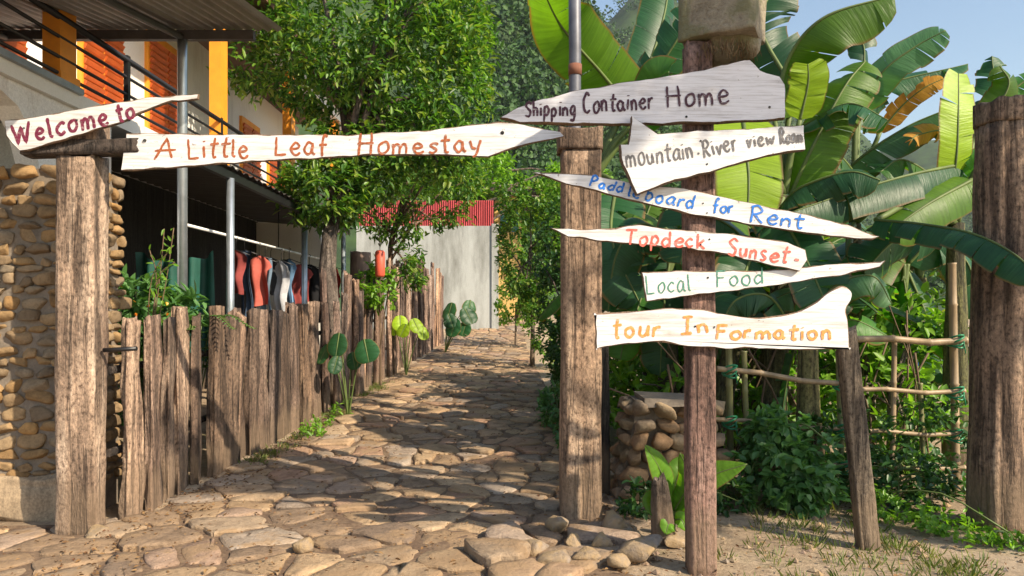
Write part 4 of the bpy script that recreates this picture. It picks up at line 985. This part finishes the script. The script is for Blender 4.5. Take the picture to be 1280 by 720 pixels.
# filler undergrowth behind the bamboo fence
for (x, y, lab, rr) in ((1.6, 8.4, 'dense dark undergrowth behind the signpost boards', 1.0), (3.4, 8.2, 'tangled undergrowth behind the bamboo fence near the round log post', 1.0), (2.6, 7.6, 'low leafy undergrowth at the centre of the bamboo fence', .8), (1.3, 7.3, 'shady thicket behind the stacked stone plinth', .7), (1.5, 6.5, 'low shaded shrub between the signpost and the banana stumps', .6), (3.3, 6.5, 'thicket close behind the bamboo rails by the round log post', .6), (2.5, 6.6, 'leafy thicket close behind the middle bamboo uprights', .65), (4.9, 8.0, 'undergrowth filling the gap right of the round log post', .9)):
    tree('undergrowth_shrub', (x, y, 0), [(x, y, 0), (x, y, .8)], .03, [((x, y, .5), (rr*.8, .5, .5), 110), ((x+.3, y+.4, 1.1), (rr*.8, .5, .6), 110)], lab, 'bright' if rr < .85 else 'mango', .12, .06, 8, .12, 'shrub', 'undergrowth behind the bamboo fence', hollow=.2)
t = thing('dry_twigs', (2.2, 6.4, 0), 'tangle of bare dry twigs and vines behind the bamboo fence', 'twigs'); mb = MB()
for k in range(46):
    x = rng.uniform(1.3, 3.4); y = rng.uniform(5.9, 6.8); h = rng.uniform(.5, 1.7); mb.tube(cr([(x, y, 0), (x+rng.normal()*.15, y, h*.5), (x+rng.normal()*.3, y+rng.normal()*.1, h)], 8), rng.uniform(.004, .011), 5)
mb.build('stems', M['twig'], t)

# broad leaf helper: midrib points, half width, drooping blades, tears
def big_leaf(name, parent, pts, w, nrm, mat, fold=.25, curl=.5, tear=.25, n=30, tipk=1.0, seed=0, rib='stem', petiole=None, base=.5, pr=.035, shape='blade'):
    mid = cr(pts, n); r_ = random.Random(seed*17+3); mb = MB(); mb.uv = []; nrm = Vector(nrm)
    L = sum((mid[i+1]-mid[i]).length for i in range(n-1))
    T = [(mid[min(i+1, n-1)]-mid[max(i-1, 0)]).normalized() for i in range(n)]
    def hw(t):
        if shape == 'round': return w/2*max(0, math.sin(math.pi*min(1, .1+.9*t)))**.55
        if shape == 'point': return w/2*max(0, math.sin(math.pi*(.06+.94*t)**.8))**.8
        return w/2*min(1, (t/.16+base*.9)**.6 if t < .16 else 1)*max(0, 1-max(0, (t-.62)/.38)**2.2*tipk)**.5
    nc = 6
    for sgn in (1, -1):
        seg = r_.randint(2, 6); st = 0; jit = 0; prev = None; cut = False
        for i in range(n):
            t = i/(n-1); s = T[i].cross(nrm)
            s = s.normalized() if s.length > 1e-4 else Vector((1, 0, 0)); nn = s.cross(T[i]).normalized()
            s = s*sgn
            def row(jit, shr, slip):
                idx = []
                for c in range(nc+1):
                    v = c/nc; W = hw(t)*(1-shr); ang = fold+jit-curl*v*v*1.2
                    rad = W*v; wav = .035*W*math.sin(t*19+sgn+seed)*v
                    p = mid[i]+s*(rad*math.cos(fold+jit-curl*v*.6))+nn*(rad*math.sin(fold+jit-curl*v*.6)+wav)+T[i]*(W*v*.28+slip*v)
                    mb.v.append(p); mb.uv.append((t*L/1.5, v*sgn)); idx.append(len(mb.v)-1)
                return idx
            cur = row(jit, 0, 0)
            if prev is not None:
                for c in range(nc):
                    f = (prev[c], prev[c+1], cur[c+1], cur[c]); mb.face(f if sgn > 0 else f[::-1], 0, True)
            prev = cur; st += 1
            if st >= seg and tear > 0 and 1 < i < n-2:
                if r_.random() < .2+tear*3:
                    jit = r_.uniform(-1, 1)*(.12+tear*.95); prev = row(jit, r_.uniform(0, .1)*tear*3, r_.uniform(.0, .12)*tear*w)
                st = 0; seg = r_.randint(2, 5)
    o = len(mb.v)
    k0 = len(mb.v); mb.tube(mid, [.016*(w/.5)*(1-.8*i/(n-1))+.002 for i in range(n)], 6, 1)
    mb.uv += [(0, 0)]*(len(mb.v)-k0)
    if petiole:
        k0 = len(mb.v); q = cr(petiole+[mid[0]], 10); mb.tube(q, [pr*(1-.045*i) for i in range(10)], 8, 1); mb.uv += [(0, 0)]*(len(mb.v)-k0)
    return mb.build(name, [M[mat], M[rib]], parent)

def banana(px, d, ztop, lab, leaves, lean=.0, r=.11):
    b = P(px, 388, d); b.z = G(d)
    t = thing('banana_plant', b, lab, 'plant', 'banana plants of the grove'); top = Vector((b.x+lean, d, ztop))
    mb = MB(); mb.tube(cr([b-Vector((0, 0, .05)), b.lerp(top, .5)+Vector((lean*.1, 0, 0)), top], 12), [r*(1.1-.5*i/11) for i in range(12)], 14, wob=.15); mb.build('pseudostem', M['pseudo'], t)
    for i, a in enumerate(leaves):
        if a is None:
            continue
        pts, w, nrm, mat = a[:4]; kw = a[4] if len(a) > 4 else {}
        pp = [P(*q) for q in pts]; s = top; m0 = pp[0]; ctrl = s.lerp(m0, .5)+Vector((0, 0, .12*(m0-s).length))
        big_leaf('leaf', t, pp, w, nrm, mat, seed=i+int(px), petiole=[s, ctrl], rib=kw.pop('rib', 'stem'), **kw)
    return t
U = (0, 0, 1); C = (0, -1, .25); CU = (0, -.7, .8)
banana(742, 7.4, 2.7, 'tall banana plant behind the middle timber post and dark pipe', [
  ([(800, 150, 7.3), (752, 92, 7.0), (700, 30, 6.6), (668, -40, 6.2)], .62, (-.55, -.7, .3), 'b_olive', dict(fold=-.1, curl=.35, tear=.12)),
  ([(800, 120, 7.5), (840, 60, 7.3), (870, 10, 7.2)], .5, (.3, -.8, .5), 'b_dark', dict(fold=-.5, tear=.25)),
  ([(785, 160, 7.4), (830, 20, 7.8), (835, -50, 7.9)], .55, (.5, -.7, .2), 'b_dark', dict(fold=-.3, tear=.2)),
  ([(800, 165, 7.3), (820, 105, 7.0), (836, 90, 6.8)], .4, C, 'b_green', dict(tear=.1)),
  ([(770, 230, 7.0), (765, 300, 6.6), (800, 380, 6.5)], .6, C, 'b_dark', {}),
  ([(800, 110, 7.9), (870, 70, 7.7), (930, 80, 7.5)], .5, CU, 'b_green', dict(fold=-.4))])
banana(962, 6.2, 2.35, 'banana plant with the glowing lime leaf behind the signpost boards', [
  ([(968, 150, 6.3), (985, 75, 6.2), (1030, 22, 6.0), (1118, -6, 5.9)], .66, (-.15, -.55, .85), 'b_olive', dict(fold=-.9, curl=.45, tear=.12)),
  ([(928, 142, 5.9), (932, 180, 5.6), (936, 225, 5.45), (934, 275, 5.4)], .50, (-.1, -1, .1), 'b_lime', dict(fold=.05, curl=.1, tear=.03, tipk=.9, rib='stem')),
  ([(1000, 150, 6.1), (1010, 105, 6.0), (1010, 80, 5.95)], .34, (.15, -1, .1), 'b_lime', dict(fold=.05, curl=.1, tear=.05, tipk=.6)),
  ([(985, 250, 6.2), (1015, 185, 6.1), (1055, 110, 6.1), (1082, 76, 6.2)], .52, (-.4, -.75, .35), 'b_olive', dict(fold=-.25, tear=.18)),
  ([(990, 110, 6.6), (950, 30, 6.8), (975, -25, 6.9)], .6, (-.5, -.6, .6), 'b_dark', dict(fold=-.3)),
  ([(1000, 160, 6.3), (1060, 130, 6.0), (1110, 150, 5.8)], .42, U, 'b_dark', dict(fold=-.5)),
  ([(975, 260, 6.1), (1000, 235, 5.9), (1060, 215, 5.7), (1100, 225, 5.6)], .42, (0, -.6, .8), 'b_dark', dict(fold=-.4)),
  ([(900, 200, 6.3), (870, 260, 6.0), (850, 330, 5.9)], .55, C, 'b_dark', dict(fold=-.2)),
  ([(950, 300, 6.2), (930, 345, 5.9), (905, 430, 5.8)], .5, C, 'b_dark', {}),
  ([(960, 240, 6.2), (1010, 330, 5.8), (1040, 400, 5.6)], .5, C, 'b_dark', {})], lean=.12)
banana(1080, 6.9, 2.2, 'banana plant with long silvery leaves in the middle of the grove', [
  ([(1070, 135, 6.9), (1105, 88, 6.7), (1145, 58, 6.6), (1182, 38, 6.5)], .40, (-.3, -.75, .6), 'b_grey', dict(fold=-.1, curl=.3, tear=.1)),
  ([(1045, 225, 6.8), (1085, 190, 6.6), (1135, 158, 6.5), (1180, 138, 6.4)], .48, (-.1, -.6, .8), 'b_grey', dict(fold=-.3, curl=.4, tear=.2)),
  ([(1090, 250, 6.7), (1050, 195, 6.4), (1020, 190, 6.2)], .45, CU, 'b_grey', dict(fold=-.3, tear=.2)),
  ([(1205, 205, 6.2), (1140, 218, 5.9), (1070, 238, 5.8), (990, 265, 5.7)], .46, (.1, -.5, .9), 'b_dark', dict(fold=-.55, curl=.5, tear=.1)),
  ([(1070, 160, 7.2), (1100, 110, 7.3), (1210, 80, 7.2)], .4, CU, 'b_dark', dict(fold=-.4, tear=.5)),
  ([(1100, 165, 6.8), (1128, 132, 6.7), (1155, 110, 6.6), (1180, 98, 6.55)], .20, (-.3, -1, .3), 'b_dry', dict(fold=-.2, tear=.3, base=.2)),
  ([(1060, 330, 6.4), (1040, 350, 6.1), (1000, 360, 6.0), (965, 375, 5.9)], .36, CU, 'b_grey', dict(fold=-.4, tear=.2)),
  ([(1060, 320, 6.4), (1085, 345, 6.2), (1120, 360, 6.0)], .34, CU, 'b_green', dict(fold=-.3)),
  ([(1075, 130, 7.1), (1080, 60, 7.3), (1062, 42, 7.3)], .3, C, 'b_dark', dict(fold=-.4, tear=.6))], lean=-.1)
banana(1195, 6.4, 2.15, 'banana plant whose dark lower leaf crosses the round log post', [
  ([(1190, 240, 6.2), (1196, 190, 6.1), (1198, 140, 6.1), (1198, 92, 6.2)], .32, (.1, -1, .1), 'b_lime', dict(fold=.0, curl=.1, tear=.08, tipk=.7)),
  ([(1215, 225, 6.0), (1160, 255, 5.8), (1110, 290, 5.7)], .44, (.1, -.8, .6), 'b_olive', dict(fold=-.1, tear=.1)),
  ([(1095, 275, 5.6), (1150, 280, 5.2), (1215, 292, 4.75), (1268, 318, 4.45), (1300, 350, 4.3)], .34, (.1, -.55, .85), 'b_dark', dict(fold=-.6, curl=.5, tear=.18)),
  ([(1205, 200, 6.5), (1185, 165, 6.3), (1150, 168, 6.2), (1138, 176, 6.15)], .2, (0, -1, .3), 'b_dry', dict(fold=-.5, tear=.6, base=.2)),
  ([(1210, 180, 6.8), (1240, 110, 6.9), (1240, 70, 7.0)], .3, C, 'b_dark', dict(fold=-.3, tear=.9)),
  ([(1220, 170, 6.7), (1260, 110, 6.6), (1250, 82, 6.6)], .3, C, 'b_olive', dict(fold=-.2, tear=.2)),
  ([(1230, 170, 6.9), (1270, 110, 6.9), (1320, 85, 6.8)], .5, CU, 'b_green', dict(fold=-.4, tear=.3)),
  ([(1200, 250, 6.2), (1230, 200, 6.0), (1290, 190, 5.9)], .5, CU, 'b_green', dict(fold=-.3)),
  ([(1180, 280, 6.3), (1120, 300, 6.2), (1080, 340, 6.1)], .5, C, 'b_dark', dict(fold=-.3)),
  ([(1180, 230, 6.6), (1130, 200, 6.4), (1100, 215, 6.3)], .4, CU, 'b_green', dict(fold=-.3))])
banana(1010, 5.75, 1.2, 'low leafy banana sucker behind the orange lettered board', [
  ([(1000, 420, 5.8), (1040, 360, 5.7), (1090, 345, 5.6), (1115, 380, 5.6)], .36, CU, 'b_grey', dict(fold=-.3, tear=.2)),
  ([(990, 410, 5.8), (960, 370, 5.7), (920, 375, 5.7), (900, 410, 5.7)], .36, CU, 'b_dark', dict(fold=-.3, tear=.2)),
  ([(1005, 430, 5.8), (1060, 400, 5.8), (1110, 420, 5.8)], .3, CU, 'b_green', dict(fold=-.2, tear=.2)),
  ([(995, 430, 5.9), (985, 470, 6.0), (975, 530, 6.0)], .2, C, 'b_grey', dict(fold=-.9, tear=.6))])
banana(835, 6.6, 1.7, 'shadowed banana plant between the middle timber post and the signpost', [
  ([(840, 300, 6.6), (800, 280, 6.5), (770, 320, 6.5), (760, 390, 6.5)], .5, CU, 'b_dark', dict(fold=-.4, tear=.2)),
  ([(845, 300, 6.6), (880, 270, 6.5), (930, 300, 6.5), (950, 370, 6.5)], .5, CU, 'b_dark', dict(fold=-.4, tear=.2)),
  ([(838, 320, 6.6), (830, 380, 6.5), (825, 470, 6.5)], .45, C, 'b_dark', dict(fold=-.3, tear=.3)),
  ([(845, 320, 6.6), (880, 380, 6.5), (900, 450, 6.4)], .42, C, 'b_green', dict(fold=-.3, tear=.3)),
  ([(838, 330, 6.7), (790, 390, 6.6), (775, 450, 6.6)], .42, C, 'b_green', dict(fold=-.3, tear=.3))])
banana(1130, 7.3, 1.6, 'half hidden banana plant between the leaning split post and the round log post', [
  ([(1130, 330, 7.3), (1090, 300, 7.2), (1050, 330, 7.1), (1030, 400, 7.1)], .5, CU, 'b_dark', dict(fold=-.4, tear=.2)),
  ([(1135, 330, 7.3), (1170, 300, 7.2), (1210, 330, 7.1), (1225, 400, 7.1)], .5, CU, 'b_dark', dict(fold=-.4, tear=.2)),
  ([(1130, 340, 7.3), (1120, 400, 7.2), (1100, 480, 7.2)], .45, C, 'b_green', dict(fold=-.3, tear=.3)),
  ([(1135, 340, 7.3), (1160, 400, 7.2), (1185, 480, 7.1)], .42, C, 'b_dark', dict(fold=-.3, tear=.3)),
  ([(1130, 350, 7.2), (1140, 420, 7.1), (1150, 520, 7.0)], .24, C, 'b_green', dict(fold=-1, tear=.5))])
# procedural banana plants filling the grove
def banana_auto(x, y, h, nl, lab, seed, big=1.0):
    r_ = random.Random(seed); b = Vector((x, y, G(y)))
    t = thing('banana_plant', b, lab, 'plant', 'banana plants of the grove'); top = b+Vector((r_.uniform(-.1, .1), 0, h))
    mb = MB(); mb.tube(cr([b-Vector((0, 0, .05)), b.lerp(top, .5), top], 10), [.12*(1.1-.5*i/9) for i in range(10)], 12, wob=.15); mb.build('pseudostem', M['pseudo'], t)
    a0 = r_.uniform(0, 6)
    for i in range(nl):
        a = a0+i*2.4; up = r_.uniform(.25, 1.0); L = r_.uniform(1.1, 1.8)*big; dr = Vector((math.cos(a), math.sin(a), 0))
        p0 = top+dr*.25*big+Vector((0, 0, .28*up)); p1 = p0+dr*L*.4+Vector((0, 0, L*.32*up)); p2 = p0+dr*L*.75+Vector((0, 0, L*.15*up-.1)); p3 = p0+dr*L*.95-Vector((0, 0, L*(.35-.3*up)))
        big_leaf('leaf', t, [p0, p1, p2, p3], r_.uniform(.38, .55)*big, (0, 0, 1), r_.choice(['b_green', 'b_green', 'b_olive', 'b_dark', 'b_grey']), fold=-.2, curl=.6, tear=r_.uniform(.1, .35), n=22, seed=seed+i, petiole=[top, top+Vector((0, 0, .15))+dr*.06])
    return t
for x, y, h, nl, lab, sd in ((2.5, 8.7, 1.7, 8, 'banana plant deep in the grove behind the orange lettered board', 1), (3.3, 8.9, 1.8, 9, 'banana plant in the back row, left of the round log post', 2),
      (2.0, 7.9, 1.4, 6, 'shaded banana plant just right of the middle timber post', 3), (4.6, 8.3, 1.7, 8, 'banana plant at the right edge behind the round log post', 4),
      (2.6, 10.2, 2.0, 8, 'distant banana plant at the back centre of the grove', 5), (4.1, 10.6, 2.1, 8, 'distant banana plant at the back right of the grove', 6), (2.3, 10.7, 2.1, 8, 'distant banana plant at the back left of the grove', 7), (2.45, 7.4, 1.2, 6, 'short banana plant behind the leaning split post', 8)):
    banana_auto(x, y, h, nl, lab, sd)
for x, y, h, lab in ((1.75, 6.3, 1.6, 'thick leaning banana stump behind the rounded bushy plant'), (2.15, 6.5, 1.5, 'pale banana stump left of the leaning split post'), (1.5, 6.6, 1.4, 'dark banana stump right behind the signpost')):
    mb = MB(); mb.tube(cr([(x, y, -.05), (x+.06, y, h*.5), (x+.25, y+.1, h)], 10), [.1-.004*i for i in range(10)], 14, wob=.2)
    tag(mb.build('banana_stump', M['pseudo'], loc=(x, y, 0)), lab, 'plant', 'banana stumps')

# young broad leaf plant by the signpost
t = thing('young_plant', (.98, 4.45, 0), 'young plant with lime green broad leaves around a dry brown stalk', 'plant')
mb = MB(); timber(mb, (.90, 4.46, 0), (.87, 4.42, .40), .13, .11, .1, 77, .03, rings=16, taper=.35, groove=1.6, ragged=.06); mb.build('dry_stalk', M['bark'], t)
for i, (pts, w, nr) in enumerate(((([(838, 640, 4.5), (826, 590, 4.45), (806, 556, 4.4)]), .13, (.3, -.8, .4)), ([(842, 640, 4.5), (862, 600, 4.4), (850, 566, 4.35)], .12, (-.4, -.8, .3)), ([(845, 640, 4.5), (880, 600, 4.35), (934, 580, 4.25)], .17, (0, -.7, .7)),
      ([(840, 640, 4.5), (832, 610, 4.5), (818, 575, 4.5)], .14, (.6, -.7, .2)), ([(843, 650, 4.45), (836, 655, 4.4), (832, 668, 4.38)], .09, (0, -1, .3)), ([(843, 650, 4.45), (852, 650, 4.4), (858, 664, 4.38)], .08, (0, -1, .3)), ([(835, 640, 4.55), (850, 590, 4.6), (868, 575, 4.65)], .14, (0, -.8, .5)), ([(838, 645, 4.5), (815, 625, 4.5), (815, 645, 4.45)], .1, (0, -1, .3)))):
    big_leaf('leaf', t, [P(*q) for q in pts], w*1.25, nr, 'young', fold=.45, curl=.75, tear=0, n=20, seed=i, base=.12, shape='point', petiole=[Vector((.96, 4.44, .03)), P(*pts[0]).lerp(Vector((.96, 4.44, .15)), .4)], pr=.012)
# taro plants along the fence
def taro(name, base, lab, leaves, mat):
    t = thing(name, base, lab, 'plant', 'broad leaved plants along the fence')
    for i, (px, py, d, L, w, nr) in enumerate(leaves):
        L *= .9; w *= .9; nr = (nr[0]+.5*math.sin(i*2.3+base[1]), nr[1], nr[2]+.5*math.cos(i*1.7)); p = P(px, py, d); b = Vector(base); mid = b.lerp(p, .5)+Vector((0, 0, .1)); nv = Vector(nr); dn = Vector((nr[0]*.3+.3*math.sin(i*2), -.25, -.8)).normalized()
        big_leaf('leaf', t, [p, p+dn*L*.5, p+dn*L], w, nr, mat, fold=.3, curl=.6, tear=.04, n=16, seed=i, base=.75, petiole=[b, mid], pr=.011, shape='round')
taro('taro_plant', (-1.98, 9.0, G(9)), 'taro plant with big dark heart shaped leaves beside the near fence', [(424, 416, 9.0, .33, .3, (-.4, -1, .3)), (455, 424, 8.9, .33, .36, (.3, -1, .4)), (422, 445, 8.9, .25, .2, (-.2, -1, .3)), (410, 430, 9.1, .3, .25, (-.7, -1, .2)), (440, 440, 9, .25, .22, (0, -1, .5))], 'b_dark')
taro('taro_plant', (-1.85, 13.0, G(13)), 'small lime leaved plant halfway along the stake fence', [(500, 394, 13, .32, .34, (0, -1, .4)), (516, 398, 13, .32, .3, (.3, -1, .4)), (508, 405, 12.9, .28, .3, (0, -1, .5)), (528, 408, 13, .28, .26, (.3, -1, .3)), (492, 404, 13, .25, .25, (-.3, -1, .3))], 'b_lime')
taro('taro_plant', (-1.55, 17.2, G(17)), 'dark leafy plant at the far end of the stake fence', [(565, 378, 17.2, .5, .45, (-.2, -1, .3)), (580, 384, 17.1, .5, .5, (.2, -1, .3)), (588, 375, 17.2, .4, .4, (.3, -1, .4)), (570, 398, 17.0, .5, .45, (0, -1, .4)), (560, 392, 17.0, .4, .4, (-.4, -1, .2)), (583, 402, 17, .4, .4, (0, -1, .4))], 'b_dark')
tree('lattice_creeper', (-2.05, 11.6, G(11)), [(-2.05, 11.6, .2), (-2.05, 11.6, 1.2)], .02, [((-2.1, 11.5, 1.75), (.32, .3, .38), 70)], 'light green creeper on the fence under the red lantern', 'bright', .1, .06, 9, .09, 'creeper', bark='twig', branches=5, hollow=.3)
t = tree('fence_weeds', (-2.1, 8.2, .05), [(-2.15, 8.2, 0), (-2.15, 8.2, .12)], .006, [((-2.15, 8.1, .1), (.12, .5, .1), 36), ((-2.1, 9.2, .15), (.12, .5, .12), 30)], 'small bright weeds sprouting at the foot of the near fence', 'bright', .06, .03, 8, .05, 'weeds', bark='stem', branches=4)

# ------------------------------------------------------------------ bamboo fence
t = thing('bamboo_fence', (2.2, 5.55, 0), 'bamboo rail fence tied with green cord between the signpost and log post', 'fence')
def bam(mb, a, b, r_, m=0):
    r_ *= .8
    a, b = Vector(a), Vector(b); L = (b-a).length; k = max(3, int(L/.28)); pts = []; rs = []
    for i in range(k+1):
        for dt, q in ((-.012, 1), (0, 1.22), (.012, 1)):
            tt = i/k+dt/L
            if 0 <= tt <= 1: pts.append(a.lerp(b, tt)+Vector((0, .0, .012*math.sin(tt*7)))); rs.append(r_*q)
    mb.tube(pts, rs, 10)
for (x0, y0, x1, y1, r_) in ((1070, 424, 1208, 427, .032), (896, 461, 1060, 481, .026), (1060, 487, 1206, 490, .022), (890, 524, 1060, 537, .022), (1060, 539, 1206, 543, .02), (1040, 582, 1206, 586, .024)):
    mb = MB(); bam(mb, P(x0, y0, 5.50), P(x1, y1, 5.50), r_); mb.build('rail', M['bamboo'], t)
for (x0, y0, x1, y1, r_, mt) in ((914, 640, 911, 430, .03, 'bamboo_green'), (1054, 640, 1048, 440, .028, 'bamboo_green'), (1196, 640, 1190, 330, .036, 'bamboo'), (1157, 600, 1150, 480, .022, 'bamboo_green'), (1115, 600, 1118, 425, .024, 'bamboo'), (936, 640, 930, 440, .026, 'bamboo_green')):
    mb = MB(); a, b = P(x0, y0, 5.58), P(x1, y1, 5.58); a.z = -.05; bam(mb, a, b, r_); mb.build('upright', M[mt], t)
for (x, y) in ((912, 463, ), (912, 526), (1051, 480), (1051, 536), (1053, 582), (1193, 426), (1193, 490), (1193, 543)):
    mb = MB(); p = P(x, y, 5.54)
    for k in range(4): mb.tube([p+Vector((math.cos(a)*.05, math.sin(a)*.085, math.sin(a+k)*.03+k*.012-.02)) for a in np.linspace(0, 6.28, 12)], .007, 5)
    mb.tube([p+Vector((.02, -.08, 0)), p+Vector((.03, -.09, -.09))], .005, 4); mb.build('tie', M['tie'], t)
t = thing('blue_sheet', (4.1, 9.3, 1), 'blue sheet glimpsed through the bamboo fence', 'sheet')
mb = MB(); nu = 24
for i in range(nu+1):
    x = 3.82+i*.46/nu; mb.v += [Vector((x, 7.8+.06*math.sin(i*.9), .5)), Vector((x, 7.8+.06*math.sin(i*.9+.4), 1.08))]
for i in range(nu): mb.face((2*i, 2*i+1, 2*i+3, 2*i+2), 0, True)
mb.build('cloth', M['tarp_blue'], t)

# unseen tree added right of the camera, crowns shaped to shade board and post
tree('added_shade_tree', (7.2, 1.2, 0), [(7.2, 1.2, 0), (7.2, 1.2, 3.6), (6.9, 1.3, 5.6)], .12, [((4.25, 1.1, 5.9), (.95, .22, .08), 110), ((5.85, 2.75, 4.75), (.5, .5, .4), 34), ((7.2, .9, 5.9), (.8, .9, .8), 110)], 'unseen leafy tree added right of the gateway for its shade', 'mango', .16, .06, 12, .16)
